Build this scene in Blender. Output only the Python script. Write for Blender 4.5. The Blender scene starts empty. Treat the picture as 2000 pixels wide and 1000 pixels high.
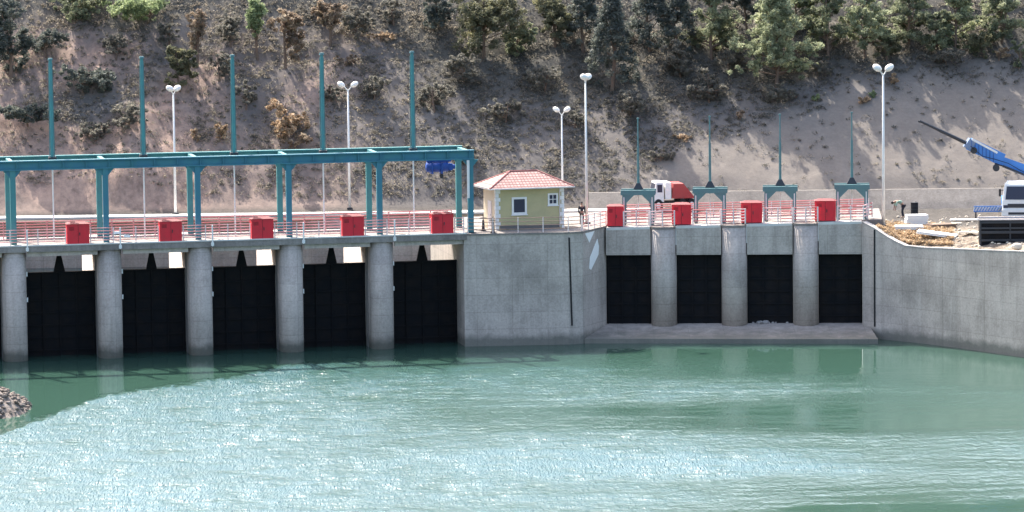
import bpy, math, random
import numpy as np
from mathutils import Vector, Matrix, noise

R = math.radians
sc = bpy.context.scene
COL = sc.collection

# ------------------------------------------------------------------ camera
F_PX, CAM_H, TANP, ROLL = 8000.0, 35.0, 0.095, 0.011
pitch = math.atan(TANP)
FW = Vector((0, math.cos(pitch), -math.sin(pitch)))
R0 = Vector((1, 0, 0)); U0 = Vector((0, math.sin(pitch), math.cos(pitch)))
RT = (R0*math.cos(ROLL) - U0*math.sin(ROLL)).normalized()
UP = (U0*math.cos(ROLL) + R0*math.sin(ROLL)).normalized()
CAM = Vector((0, 0, CAM_H))
cd = bpy.data.cameras.new('camera'); cam = bpy.data.objects.new('camera', cd); COL.objects.link(cam)
cd.sensor_width = 36.0; cd.lens = F_PX/2000.0*36.0; cd.clip_start = 1.0; cd.clip_end = 5000.0
m = Matrix((RT, UP, -FW)).transposed().to_4x4(); m.translation = CAM
cam.matrix_world = m
sc.camera = cam

# ------------------------------------------------------------------ sky and sun
SUN_AZ, SUN_EL = -31.0, 51.0      # azimuth from +Y, negative = left of the view
w = bpy.data.worlds.new('World'); sc.world = w; w.use_nodes = True
nt = w.node_tree
sky = nt.nodes.new('ShaderNodeTexSky'); sky.sky_type = 'NISHITA'; sky.sun_disc = False
sky.sun_elevation = R(SUN_EL); sky.sun_rotation = R(SUN_AZ)
sky.air_density = 1.0; sky.dust_density = 4.5; sky.ozone_density = 1.0
bg = nt.nodes['Background']; bg.inputs['Strength'].default_value = 0.15
nt.links.new(sky.outputs['Color'], bg.inputs['Color'])
sd = bpy.data.lights.new('sun', 'SUN'); sd.energy = 3.6; sd.angle = R(0.5); sd.color = (1.0, 0.95, 0.87)
sun = bpy.data.objects.new('sun', sd); COL.objects.link(sun)
SV = Vector((math.sin(R(SUN_AZ))*math.cos(R(SUN_EL)), math.cos(R(SUN_AZ))*math.cos(R(SUN_EL)), math.sin(R(SUN_EL))))
sun.rotation_euler = SV.to_track_quat('Z', 'Y').to_euler(); sun.location = (0, 250, 80)
sc.view_settings.view_transform = 'Standard'; sc.view_settings.look = 'None'
sc.view_settings.exposure = 1.7; sc.view_settings.gamma = 1.0
sc.cycles.max_bounces = 6; sc.cycles.transparent_max_bounces = 6

# ------------------------------------------------------------------ pixel <-> world helpers (photo is 2000x1000)
def ray(px, py): return (FW*F_PX + RT*(px-1000) - UP*(py-500)).normalized()
def at_z(px, py, z):
    d = ray(px, py); return CAM + d*((z-CAM_H)/d.z)
def at_y(px, py, y):
    d = ray(px, py); return CAM + d*(y/d.y)
def proj(p):
    q = Vector(p) - CAM; k = F_PX/q.dot(FW)
    return 1000 + q.dot(RT)*k, 500 - q.dot(UP)*k

class Frame:
    """a straight work line: u along it, v away from the camera"""
    def __init__(s, o, deg):
        s.o = Vector((o[0], o[1], 0)); a = R(deg); s.rot = a
        s.u = Vector((math.cos(a), math.sin(a), 0)); s.v = Vector((-math.sin(a), math.cos(a), 0))
    def P(s, u, v, z=0): return s.o + s.u*u + s.v*v + Vector((0, 0, z))
    def hit(s, v, px, py):
        d = ray(px, py); n = s.v
        t = (s.o + s.v*v - CAM).dot(n)/d.dot(n)
        q = CAM + d*t
        return (q - s.o).dot(s.u), q.z

DECK = 8.3
cL = at_z(905, 457, DECK)
FL = Frame((cL.x, cL.y), 11.2)
pR = at_y(1183, 500, 303.0)
FR = Frame((pR.x, pR.y), -4.0)
endu_guess = FR.hit(1.0, 1690, 560)[0]
def deckR(u): return 8.16 + 0.021*u

# ------------------------------------------------------------------ materials
def N(nt, t, **kw):
    n = nt.nodes.new(t)
    for k, v in kw.items():
        if k in n.inputs.keys() if hasattr(n.inputs, 'keys') else False: n.inputs[k].default_value = v
        else: setattr(n, k, v)
    return n
def base_mat(name, rough=0.7, metal=0.0, spec=0.5):
    m = bpy.data.materials.new(name); m.use_nodes = True
    b = m.node_tree.nodes['Principled BSDF']
    b.inputs['Roughness'].default_value = rough; b.inputs['Metallic'].default_value = metal
    b.inputs['Specular IOR Level'].default_value = spec
    return m, m.node_tree, b
def noise_node(nt, scale, detail=4, rough=0.6, coord=None, vscale=None):
    if coord is None: coord = nt.nodes.new('ShaderNodeNewGeometry').outputs['Position']
    if vscale:
        mp = nt.nodes.new('ShaderNodeMapping'); mp.inputs['Scale'].default_value = vscale
        nt.links.new(coord, mp.inputs['Vector']); coord = mp.outputs['Vector']
    n = nt.nodes.new('ShaderNodeTexNoise'); n.inputs['Scale'].default_value = scale
    n.inputs['Detail'].default_value = detail; n.inputs['Roughness'].default_value = rough
    nt.links.new(coord, n.inputs['Vector']); return n.outputs['Fac']
def ramp(nt, fac, stops):
    r = nt.nodes.new('ShaderNodeValToRGB'); e = r.color_ramp.elements
    while len(e) < len(stops): e.new(0.5)
    for el, (p, c) in zip(e, stops):
        el.position = p; el.color = (c[0], c[1], c[2], 1) if hasattr(c, '__len__') else (c, c, c, 1)
    nt.links.new(fac, r.inputs['Fac']); return r.outputs['Color']
def mix(nt, fac, a, b, mode='MIX'):
    n = nt.nodes.new('ShaderNodeMix'); n.data_type = 'RGBA'; n.blend_type = mode
    for s, v in (('Factor', fac), ('A', a), ('B', b)):
        i = [k for k in n.inputs if k.name == s and (k.type == ('VALUE' if s == 'Factor' else 'RGBA'))][0]
        if hasattr(v, 'is_output'): nt.links.new(v, i)
        elif s == 'Factor': i.default_value = v
        else: i.default_value = (v[0], v[1], v[2], 1)
    return [o for o in n.outputs if o.type == 'RGBA'][0]
def math_n(nt, op, a, b=0.0, c=None, clamp=False):
    n = nt.nodes.new('ShaderNodeMath'); n.operation = op; n.use_clamp = clamp
    for i, v in enumerate((a, b) if c is None else (a, b, c)):
        if hasattr(v, 'is_output'): nt.links.new(v, n.inputs[i])
        else: n.inputs[i].default_value = v
    return n.outputs[0]
def bump(nt, b, h, strength=0.4, dist=0.05):
    n = nt.nodes.new('ShaderNodeBump'); n.inputs['Distance'].default_value = dist
    if hasattr(strength, 'is_output'): nt.links.new(strength, n.inputs['Strength'])
    else: n.inputs['Strength'].default_value = strength
    nt.links.new(h, n.inputs['Height']); nt.links.new(n.outputs['Normal'], b.inputs['Normal'])

def paint(name, col, rough=0.5, dirt=0.35, metal=0.0, dirtcol=None, scale=1.3, spec=0.4):
    m, nt, b = base_mat(name, rough, metal, spec)
    n = noise_node(nt, scale, 6, 0.7)
    f = ramp(nt, n, [(0.42, 0), (0.72, 1)])
    dc = dirtcol or tuple(c*0.5+0.03 for c in col)
    f2 = math_n(nt, 'MULTIPLY', f, dirt)
    nt.links.new(mix(nt, f2, col, dc), b.inputs['Base Color'])
    return m

def concrete(name, a=(0.50, 0.43, 0.375), dark=(0.34, 0.295, 0.255), light=(0.59, 0.515, 0.45), waterline=True, joints=True):
    m, nt, b = base_mat(name, 0.88, 0, 0.25)
    geo = nt.nodes.new('ShaderNodeNewGeometry'); pos = geo.outputs['Position']
    big = noise_node(nt, 0.35, 6, 0.65, pos)
    c = ramp(nt, big, [(0.3, dark), (0.5, a), (0.72, light)])
    streak = noise_node(nt, 1.0, 5, 0.65, pos, (1.6, 1.6, 0.12))
    sf = ramp(nt, streak, [(0.45, 0), (0.75, 1)])
    c = mix(nt, math_n(nt, 'MULTIPLY', sf, 0.6), c, tuple(q*.85 for q in dark))
    st2 = noise_node(nt, 1.0, 3, 0.6, pos, (4.5, 4.5, 0.25))
    c = mix(nt, math_n(nt, 'MULTIPLY', ramp(nt, st2, [(0.55, 0), (0.7, 1)]), 0.35), c, light)
    fine = noise_node(nt, 7.0, 4, 0.7, pos)
    c = mix(nt, 0.35, c, ramp(nt, fine, [(0.3, 0.25), (0.7, 0.75)]), 'OVERLAY')
    if joints:
        sep = nt.nodes.new('ShaderNodeSeparateXYZ'); nt.links.new(pos, sep.inputs[0])
        cmb = nt.nodes.new('ShaderNodeCombineXYZ'); nt.links.new(sep.outputs[0], cmb.inputs[0]); nt.links.new(sep.outputs[2], cmb.inputs[1])
        br = nt.nodes.new('ShaderNodeTexBrick'); br.inputs['Scale'].default_value = 1.0
        br.inputs['Brick Width'].default_value = 2.6; br.inputs['Row Height'].default_value = 1.25
        br.inputs['Mortar Size'].default_value = 0.03; br.inputs['Mortar Smooth'].default_value = 0.6; br.offset = 0.0
        br.inputs['Color1'].default_value = (0.95, 0.95, 0.95, 1); br.inputs['Color2'].default_value = (0.86, 0.86, 0.87, 1)
        br.inputs['Mortar'].default_value = (0.70, 0.70, 0.70, 1)
        nt.links.new(cmb.outputs[0], br.inputs['Vector'])
        c = mix(nt, 0.85, c, br.outputs['Color'], 'MULTIPLY')
    if waterline:
        sep = nt.nodes.new('ShaderNodeSeparateXYZ'); nt.links.new(pos, sep.inputs[0])
        wob = noise_node(nt, 1.2, 3, 0.6, pos)
        h = math_n(nt, 'ADD', sep.outputs[2], math_n(nt, 'MULTIPLY', wob, -0.8))
        wf = nt.nodes.new('ShaderNodeMapRange'); wf.inputs['From Min'].default_value = 0.55; wf.inputs['From Max'].default_value = 0.05
        nt.links.new(h, wf.inputs['Value'])
        c = mix(nt, math_n(nt, 'MULTIPLY', wf.outputs[0], 0.75), c, (0.11, 0.115, 0.095))
    nt.links.new(c, b.inputs['Base Color'])
    bump(nt, b, fine, 0.35, 0.03)
    return m

def leafmat(name, c1, c2, c3, trans=0.3):
    m, nt, b = base_mat(name, 0.6, 0, 0.3)
    at = nt.nodes.new('ShaderNodeAttribute'); at.attribute_name = 'tone'
    c = ramp(nt, at.outputs['Fac'], [(0.0, c1), (0.5, c2), (1.0, c3)])
    nt.links.new(c, b.inputs['Base Color'])
    tr = nt.nodes.new('ShaderNodeBsdfTranslucent'); nt.links.new(c, tr.inputs['Color'])
    mx = nt.nodes.new('ShaderNodeMixShader'); mx.inputs[0].default_value = trans
    out = nt.nodes['Material Output']
    nt.links.new(b.outputs[0], mx.inputs[1]); nt.links.new(tr.outputs[0], mx.inputs[2]); nt.links.new(mx.outputs[0], out.inputs['Surface'])
    return m

M = {}
M['conc'] = concrete('concrete')
M['conc_dry'] = concrete('concrete_dry', waterline=False)
M['conc_deck'] = concrete('concrete_deck', (0.24, 0.21, 0.19), (0.16, 0.14, 0.13), (0.32, 0.29, 0.265), False, False)
M['conc_far'] = concrete('concrete_far', (0.38, 0.35, 0.33), (0.28, 0.26, 0.24), (0.44, 0.41, 0.38), False, True)
M['conc_dark'] = paint('stained_concrete', (0.16, 0.15, 0.14), 0.9, 0.5)
M['coping'] = paint('pale_coping', (0.62, 0.60, 0.56), 0.9, 0.35)
M['gate'] = paint('black_gate_steel', (0.0045, 0.005, 0.007), 0.75, 0.8, 0, (0.016, 0.011, 0.009), 1.4, 0.2)
M['teal'] = paint('teal_paint', (0.06, 0.235, 0.235), 0.6, 0.7, 0, (0.07, 0.16, 0.19))
M['teal_blue'] = paint('blue_teal_paint', (0.045, 0.175, 0.24), 0.6, 0.8, 0, (0.06, 0.215, 0.21), 0.9)
M['teal_dull'] = paint('dull_teal_paint', (0.085, 0.19, 0.195), 0.5, 0.5, 0, (0.11, 0.14, 0.15))
M['steel_dark'] = paint('dark_steel', (0.03, 0.033, 0.04), 0.5, 0.4)
M['white'] = paint('white_paint', (0.78, 0.77, 0.74), 0.5, 0.3, 0, (0.5, 0.45, 0.4))
M['white_post'] = paint('white_post_paint', (0.72, 0.66, 0.63), 0.5, 0.5, 0, (0.6, 0.4, 0.37))
M['red'] = paint('red_box_paint', (0.66, 0.02, 0.035), 0.5, 0.6, 0, (0.45, 0.03, 0.035))
M['red_dull'] = paint('faded_dark_red_paint', (0.36, 0.045, 0.045), 0.6, 0.5, 0, (0.25, 0.08, 0.07))
M['redtop'] = paint('dark_red_lid', (0.16, 0.01, 0.014), 0.7, 0.4)
M['rail_red'] = paint('red_rail_paint', (0.55, 0.17, 0.175), 0.6, 0.7, 0, (0.58, 0.33, 0.31), 2.0)
def striped():
    m, nt, b = base_mat('red_white_rail_paint', 0.5)
    geo = nt.nodes.new('ShaderNodeNewGeometry'); sep = nt.nodes.new('ShaderNodeSeparateXYZ'); nt.links.new(geo.outputs['Position'], sep.inputs[0])
    s = math_n(nt, 'FRACT', math_n(nt, 'MULTIPLY', sep.outputs[0], 0.45))
    f = math_n(nt, 'GREATER_THAN', s, 0.5)
    nt.links.new(mix(nt, f, (0.58, 0.13, 0.13), (0.74, 0.46, 0.44)), b.inputs['Base Color']); return m
M['rail_mix'] = striped()
M['rail_pale'] = paint('pale_pink_rail_paint', (0.66, 0.34, 0.33), 0.5, 0.8, 0, (0.5, 0.10, 0.10), 1.5)
M['olive'] = paint('olive_wall_paint', (0.48, 0.425, 0.235), 0.85, 0.3)
M['cream'] = paint('cream_wall_paint', (0.62, 0.52, 0.38), 0.85, 0.3)
M['glass'] = paint('dark_window_glass', (0.04, 0.045, 0.07), 0.3, 0.2, 0, None, 1.3, 0.2)
M['blue'] = paint('hoist_blue_paint', (0.015, 0.07, 0.33), 0.45, 0.4)
M['crane_blue'] = paint('crane_blue_paint', (0.06, 0.22, 0.58), 0.4, 0.3)
M['crane_dark'] = paint('dark_crane_blue_paint', (0.03, 0.11, 0.33), 0.5, 0.4)
M['black'] = paint('black_rubber', (0.012, 0.012, 0.013), 0.75, 0.3)
M['green_mach'] = paint('green_machine_paint', (0.06, 0.18, 0.12), 0.5, 0.4)
M['skin'] = paint('skin', (0.35, 0.2, 0.14), 0.6, 0.1)
M['cloth'] = paint('dark_cloth', (0.03, 0.03, 0.04), 0.9, 0.3)
M['trouser'] = paint('grey_cloth', (0.09, 0.085, 0.08), 0.9, 0.3)
M['bark'] = paint('bark', (0.16, 0.11, 0.08), 0.9, 0.5)
M['wood'] = paint('pale_board', (0.66, 0.58, 0.46), 0.8, 0.4, 0, (0.4, 0.33, 0.25))
M['slab_sunpatch_white'] = paint('white_slabs_and_sun_patches', (0.85, 0.84, 0.8), 0.9, 0.1)  # white of the yard slabs and of the painted sun patches
def rooftile():
    m, nt, b = base_mat('clay_roof_tiles', 0.75)
    tc = nt.nodes.new('ShaderNodeTexCoord'); sep = nt.nodes.new('ShaderNodeSeparateXYZ'); nt.links.new(tc.outputs['Object'], sep.inputs[0])
    br = nt.nodes.new('ShaderNodeTexBrick'); br.inputs['Scale'].default_value = 1; br.inputs['Brick Width'].default_value = 0.26
    br.inputs['Row Height'].default_value = 0.16; br.inputs['Mortar Size'].default_value = 0.03; br.offset = 0
    br.inputs['Color1'].default_value = (0.30, 0.165, 0.145, 1); br.inputs['Color2'].default_value = (0.37, 0.245, 0.22, 1); br.inputs['Mortar'].default_value = (0.14, 0.05, 0.045, 1)
    cmb = nt.nodes.new('ShaderNodeCombineXYZ'); nt.links.new(sep.outputs[0], cmb.inputs[0])
    nt.links.new(math_n(nt, 'MULTIPLY', sep.outputs[2], 1.0), cmb.inputs[1]); nt.links.new(cmb.outputs[0], br.inputs['Vector'])
    nt.links.new(br.outputs['Color'], b.inputs['Base Color'])
    bump(nt, b, br.outputs['Fac'], -0.6, 0.04); return m
M['tiles'] = rooftile()
M['tile_ridge'] = paint('clay_ridge_tiles', (0.30, 0.10, 0.09), 0.7, 0.4)
M['leaf_lit'] = leafmat('leaf_pine_light', (0.13, 0.15, 0.09), (0.30, 0.33, 0.20), (0.55, 0.57, 0.36), 0.5)
M['leaf_mid'] = leafmat('leaf_pine_mid', (0.085, 0.10, 0.065), (0.21, 0.23, 0.14), (0.37, 0.39, 0.24), 0.5)
M['leaf_dark'] = leafmat('leaf_dark_green', (0.06, 0.075, 0.068), (0.12, 0.135, 0.12), (0.21, 0.22, 0.175), 0.45)
M['leaf_bright'] = leafmat('leaf_bright_green', (0.10, 0.13, 0.065), (0.25, 0.31, 0.15), (0.42, 0.47, 0.26), 0.45)
M['leaf_brown'] = leafmat('leaf_brown', (0.12, 0.09, 0.065), (0.27, 0.20, 0.14), (0.50, 0.40, 0.28), 0.4)
M['leaf_gold'] = leafmat('leaf_gold', (0.20, 0.135, 0.085), (0.42, 0.30, 0.19), (0.70, 0.55, 0.38), 0.4)
M['leaf_olive'] = leafmat('leaf_olive', (0.06, 0.065, 0.042), (0.14, 0.14, 0.085), (0.26, 0.25, 0.14), 0.4)
M['scrub'] = leafmat('scrub_mix', (0.125, 0.122, 0.105), (0.20, 0.185, 0.155), (0.33, 0.28, 0.21), 0.55)
M['leaf_grey'] = leafmat('leaf_grey', (0.13, 0.13, 0.11), (0.20, 0.19, 0.16), (0.28, 0.26, 0.21), 0.55)
M['drygrass'] = leafmat('dry_grass', (0.28, 0.19, 0.11), (0.50, 0.36, 0.22), (0.68, 0.52, 0.34), 0.35)

# ------------------------------------------------------------------ mesh helpers
class MB:
    def __init__(s): s.v = []; s.f = []
    def add(s, vs, fs):
        k = len(s.v); s.v += [tuple(v) for v in vs]; s.f += [tuple(i+k for i in f) for f in fs]; return s
    def hexa(s, b, t):          # bottom quad (ccw from above), top quad
        return s.add(list(b)+list(t), [(3,2,1,0), (4,5,6,7), (0,1,5,4), (1,2,6,5), (2,3,7,6), (3,0,4,7)])
    def box(s, x0, x1, y0, y1, z0, z1):
        return s.hexa([(x0,y0,z0),(x1,y0,z0),(x1,y1,z0),(x0,y1,z0)], [(x0,y0,z1),(x1,y0,z1),(x1,y1,z1),(x0,y1,z1)])
    def tube(s, p0, p1, r0, r1=None, n=8, caps=True):
        p0 = Vector(p0); p1 = Vector(p1); r1 = r0 if r1 is None else r1
        d = (p1-p0).normalized(); a = d.orthogonal().normalized(); b = d.cross(a)
        vs = [p0+(a*math.cos(2*math.pi*i/n)+b*math.sin(2*math.pi*i/n))*r0 for i in range(n)]
        vs += [p1+(a*math.cos(2*math.pi*i/n)+b*math.sin(2*math.pi*i/n))*r1 for i in range(n)]
        fs = [(i, (i+1)%n, n+(i+1)%n, n+i) for i in range(n)]
        if caps: fs += [tuple(range(n-1, -1, -1)), tuple(range(n, 2*n))]
        return s.add(vs, fs)
    def prism(s, pts, z0, z1, zt=None):     # pts ccw (x,y); zt optional list of top heights
        n = len(pts)
        vs = [(p[0], p[1], z0) for p in pts] + [(p[0], p[1], (zt[i] if zt else z1)) for i, p in enumerate(pts)]
        fs = [(i, (i+1)%n, n+(i+1)%n, n+i) for i in range(n)] + [tuple(range(n-1, -1, -1)), tuple(range(n, 2*n))]
        return s.add(vs, fs)
    def ellipsoid(s, c, r, n=10, k=6, rot=None):
        vs = []; fs = []
        for j in range(k+1):
            th = math.pi*j/k
            for i in range(n):
                ph = 2*math.pi*i/n
                q = Vector((r[0]*math.sin(th)*math.cos(ph), r[1]*math.sin(th)*math.sin(ph), r[2]*math.cos(th)))
                if rot: q = rot @ q
                vs.append(Vector(c)+q)
        for j in range(k):
            for i in range(n): fs.append((j*n+i, (j+1)*n+i, (j+1)*n+(i+1)%n, j*n+(i+1)%n))
        return s.add(vs, fs)
    def beam(s, p0, p1, w, h):  # rectangular bar between two points, w horizontal, h vertical-ish
        p0 = Vector(p0); p1 = Vector(p1); d = (p1-p0).normalized()
        side = d.cross(Vector((0,0,1)))
        side = Vector((1,0,0)) if side.length < 1e-3 else side.normalized()
        up = side.cross(d).normalized()
        q = lambda p: [p-side*w/2-up*h/2, p+side*w/2-up*h/2, p+side*w/2+up*h/2, p-side*w/2+up*h/2]
        return s.add(q(p0)+q(p1), [(0,1,2,3), (7,6,5,4), (0,4,5,1), (1,5,6,2), (2,6,7,3), (3,7,4,0)])
    def build(s, name, mat, parent=None, smooth=False):
        me = bpy.data.meshes.new(name); me.from_pydata(s.v, [], s.f); me.validate()
        import bmesh
        bm = bmesh.new(); bm.from_mesh(me); bmesh.ops.recalc_face_normals(bm, faces=bm.faces); bm.to_mesh(me); bm.free()
        me.materials.append(mat)
        if smooth:
            me.polygons.foreach_set('use_smooth', [True]*len(me.polygons))
        o = bpy.data.objects.new(name, me); COL.objects.link(o)
        if parent is not None: o.parent = parent
        return o

def tag(o, label, cat=None, group=None, kind=None):
    if label: o['label'] = label
    if cat: o['category'] = cat
    if group: o['group'] = group
    if kind: o['kind'] = kind
    return o
def thing(name, label, cat, loc=(0,0,0), rz=0.0, group=None):
    o = bpy.data.objects.new(name, None); COL.objects.link(o); o.empty_display_size = 0.3
    o.location = loc; o.rotation_euler = (0, 0, rz)
    return tag(o, label, cat, group)
def copy_thing(o, loc, rz=None, label=None):
    def rec(a, par):
        c = a.copy(); COL.objects.link(c)
        if par is not None: c.parent = par
        for ch in a.children: rec(ch, c)
        return c
    r = rec(o, None); r.location = loc
    if rz is not None: r.rotation_euler = (0, 0, rz)
    if label: r['label'] = label
    return r

# ------------------------------------------------------------------ terrain of the hillside
def smooth(a, b, x):
    t = min(1, max(0, (x-a)/(b-a))); return t*t*(3-2*t)
FOOT = 322.0
def hill_z(x, y):
    foot = FOOT + 1.2*noise.noise(Vector((x*0.06, 3.1, 0))) + 0.16*min(0, x+2)*0.35
    t = y - foot
    if t <= 0: return 8.15
    px = 1000 + 8000*x/y
    left = 1-smooth(560, 860, px)
    slope = 0.72 + 0.10*left
    z = 8.15 + slope*t*(smooth(0, 3.0, t)*0.35+0.65)
    a = smooth(0, 3.5, t)
    z += a*((0.7+.5*left)*noise.noise(Vector((x*0.085, y*0.05, 1.7))) + (0.22+.35*left)*noise.noise(Vector((x*0.25+4, y*0.12, 7))))
    rough = 0.40 + 0.8*left
    zz = Vector((x*0.75, y*0.6, 2.2))
    z += a*rough*(0.26*noise.noise(zz) + 0.10*noise.noise(zz*2.3) + 0.04*noise.noise(zz*5.1))
    # vertical gullies cut in the clay on the left
    z += a*left*0.45*abs(noise.noise(Vector((x*0.5+9, y*0.1, 5))))
    if z > 29: z = 29 + 3*(1-math.exp(-(z-29)/9))
    # faint old tracks along the slope
    for (zc, x0, x1) in ((19.6, -40, 6), (22.3, 6, 60)):
        g = math.exp(-((z-zc)/0.35)**2)*smooth(x0, x0+6, x)*(1-smooth(x1-6, x1, x)); z -= 0.3*g
    return z
xs = np.concatenate([np.linspace(-260, -52, 40, endpoint=False), np.arange(-52, 52, 0.28), np.linspace(52, 260, 40)])
ys = np.concatenate([np.linspace(300, 317, 6, endpoint=False), np.arange(317, 348, 0.28), np.linspace(348.3, 470, 60)])
verts = []; 
for y in ys:
    for x in xs:
        verts.append((x, y, hill_z(x, y) if y > 317 else 8.15))
nx, ny = len(xs), len(ys)
GY0 = 321.0   # the terrain sheet starts here on the left (canal in front of it)
faces = []
for j in range(ny-1):
    for i in range(nx-1):
        a = j*nx+i; faces.append((a, a+1, a+nx+1, a+nx))
# left of the intake block the land ends at the canal wall
far0 = at_z(0, 427, DECK); far1 = at_z(1180, 412, DECK)
FF = Frame((far0.x, far0.y), math.degrees(math.atan2(far1.y-far0.y, far1.x-far0.x)))
def in_canal(x, y):
    q = Vector((x, y, 0)) - FF.o
    return q.dot(FF.v) < 0.2 and x < FR.o.x + 2.0
CUTX = FR.P(endu_guess, 0).x
faces = [f for f in faces if not all((verts[k][1] < 315.8 and abs(verts[k][0]) < 75) for k in f)]
faces = [f for f in faces if not all((verts[k][0] > CUTX and verts[k][1] < 320.5 and verts[k][0] < 62) for k in f)]
faces = [f for f in faces if not all(in_canal(verts[k][0], verts[k][1]) for k in f)]
me = bpy.data.meshes.new('hillside'); me.from_pydata(verts, [], faces)
# ground type weights: clay on the left, dust fan on the lower right, trodden light earth on the flat
def lerp_pts(pts, x):
    for (x0, y0), (x1, y1) in zip(pts, pts[1:]):
        if x <= x1: return y0 + (y1-y0)*max(0, (x-x0))/(x1-x0)
    return pts[-1][1]
DUSTLINE = [(1050, 470), (1180, 380), (1330, 285), (1500, 225), (1660, 180), (1760, 150), (2000, 135), (2600, 130)]
def ground_w(x, y, z):
    px, py = proj((x, y, z))
    j = 30*noise.noise(Vector((x*0.3, z*0.4, 0)))+14*noise.noise(Vector((x*1.1, z*1.3, 3)))
    dust = smooth(-30, 30, py - lerp_pts(DUSTLINE, px) + j)
    clay = (1-smooth(330, 560, px+2*j))*smooth(20, 110, py+2*j) * smooth(-0.30, 0.2, noise.noise(Vector((x*0.13+2, z*0.2, 1)))+0.1)
    clay = max(clay, 0.6*smooth(225, 300, py+j)*(1-smooth(600, 800, px)))
    clay = max(clay, 0.8*math.exp(-((px-620)/90)**2-((py-170-(620-px)*0.5)/60)**2))
    return dust, clay
dust = np.zeros(len(verts)); clay = np.zeros(len(verts)); litter_shade = np.zeros(len(verts))
SHADELINE = [(0, 40), (300, 30), (700, 40), (850, 150), (1000, 190), (1250, 190), (1450, 170), (1650, 130), (1800, 118), (2000, 112)]  # above this line tree shade is painted into the ground with needle litter
for k, (x, y, z) in enumerate(verts):
    if 317 < y < 352:
        dust[k], clay[k] = ground_w(x, y, z)
        px, py = proj((x, y, z)); litter_shade[k] = (1-smooth(-45, 45, py-lerp_pts(SHADELINE, px)+35*noise.noise(Vector((x*.3, z*.4, 9)))))
    else: dust[k] = 0.0 if y > 350 else 1.0
for nme, arr in (('dust', dust), ('clay', clay), ('litter_shade', litter_shade)):
    at = me.attributes.new(nme, 'FLOAT', 'POINT'); at.data.foreach_set('value', arr.astype(np.float32))
me.polygons.foreach_set('use_smooth', [True]*len(me.polygons))
mh, nt, b = base_mat('hillside_earth', 0.95, 0, 0.1)
geo = nt.nodes.new('ShaderNodeNewGeometry'); pos = geo.outputs['Position']
n1 = noise_node(nt, 0.5, 8, 0.7, pos); n2 = noise_node(nt, 3.5, 6, 0.75, pos); n3 = noise_node(nt, 1.0, 6, 0.7, pos, (1.6, 1.6, 0.35))
scrubc = ramp(nt, n1, [(0.3, (0.105, 0.095, 0.089)), (0.5, (0.138, 0.123, 0.112)), (0.7, (0.172, 0.152, 0.136))])
clayc = ramp(nt, n3, [(0.28, (0.16, 0.115, 0.095)), (0.5, (0.28, 0.20, 0.162)), (0.72, (0.38, 0.27, 0.21))])
dustc = ramp(nt, n1, [(0.3, (0.175, 0.152, 0.132)), (0.55, (0.20, 0.174, 0.15)), (0.75, (0.225, 0.196, 0.17))])
ad = nt.nodes.new('ShaderNodeAttribute'); ad.attribute_name = 'dust'
ac = nt.nodes.new('ShaderNodeAttribute'); ac.attribute_name = 'clay'
c = mix(nt, ac.outputs['Fac'], scrubc, clayc); c = mix(nt, ad.outputs['Fac'], c, dustc)
al = nt.nodes.new('ShaderNodeAttribute'); al.attribute_name = 'litter_shade'
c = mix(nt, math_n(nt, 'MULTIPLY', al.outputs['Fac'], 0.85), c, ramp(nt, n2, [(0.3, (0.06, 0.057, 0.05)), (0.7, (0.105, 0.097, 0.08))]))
c = mix(nt, 0.25, c, ramp(nt, n2, [(0.3, 0.25), (0.7, 0.75)]), 'OVERLAY')
sep = nt.nodes.new('ShaderNodeSeparateXYZ'); nt.links.new(pos, sep.inputs[0])
flat = nt.nodes.new('ShaderNodeMapRange'); flat.inputs['From Min'].default_value = 8.6; flat.inputs['From Max'].default_value = 8.2
nt.links.new(sep.outputs[2], flat.inputs['Value'])
c = mix(nt, flat.outputs[0], c, ramp(nt, n2, [(0.3, (0.065, 0.058, 0.052)), (0.7, (0.11, 0.098, 0.086))]))
nt.links.new(c, b.inputs['Base Color'])
bump(nt, b, math_n(nt, 'ADD', n2, n1), 0.3, 0.10)
me.materials.append(mh)
hill = bpy.data.objects.new('hillside', me); COL.objects.link(hill); tag(hill, None, kind='structure')

def hill_hit(px, py):
    """first point of the hillside seen through a pixel"""
    d = ray(px, py); t = 312/d.y
    for _ in range(400):
        q = CAM + d*t
        if q.z <= hill_z(q.x, q.y): return Vector((q.x, q.y, hill_z(q.x, q.y)))
        t += 0.15
    return q

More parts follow.
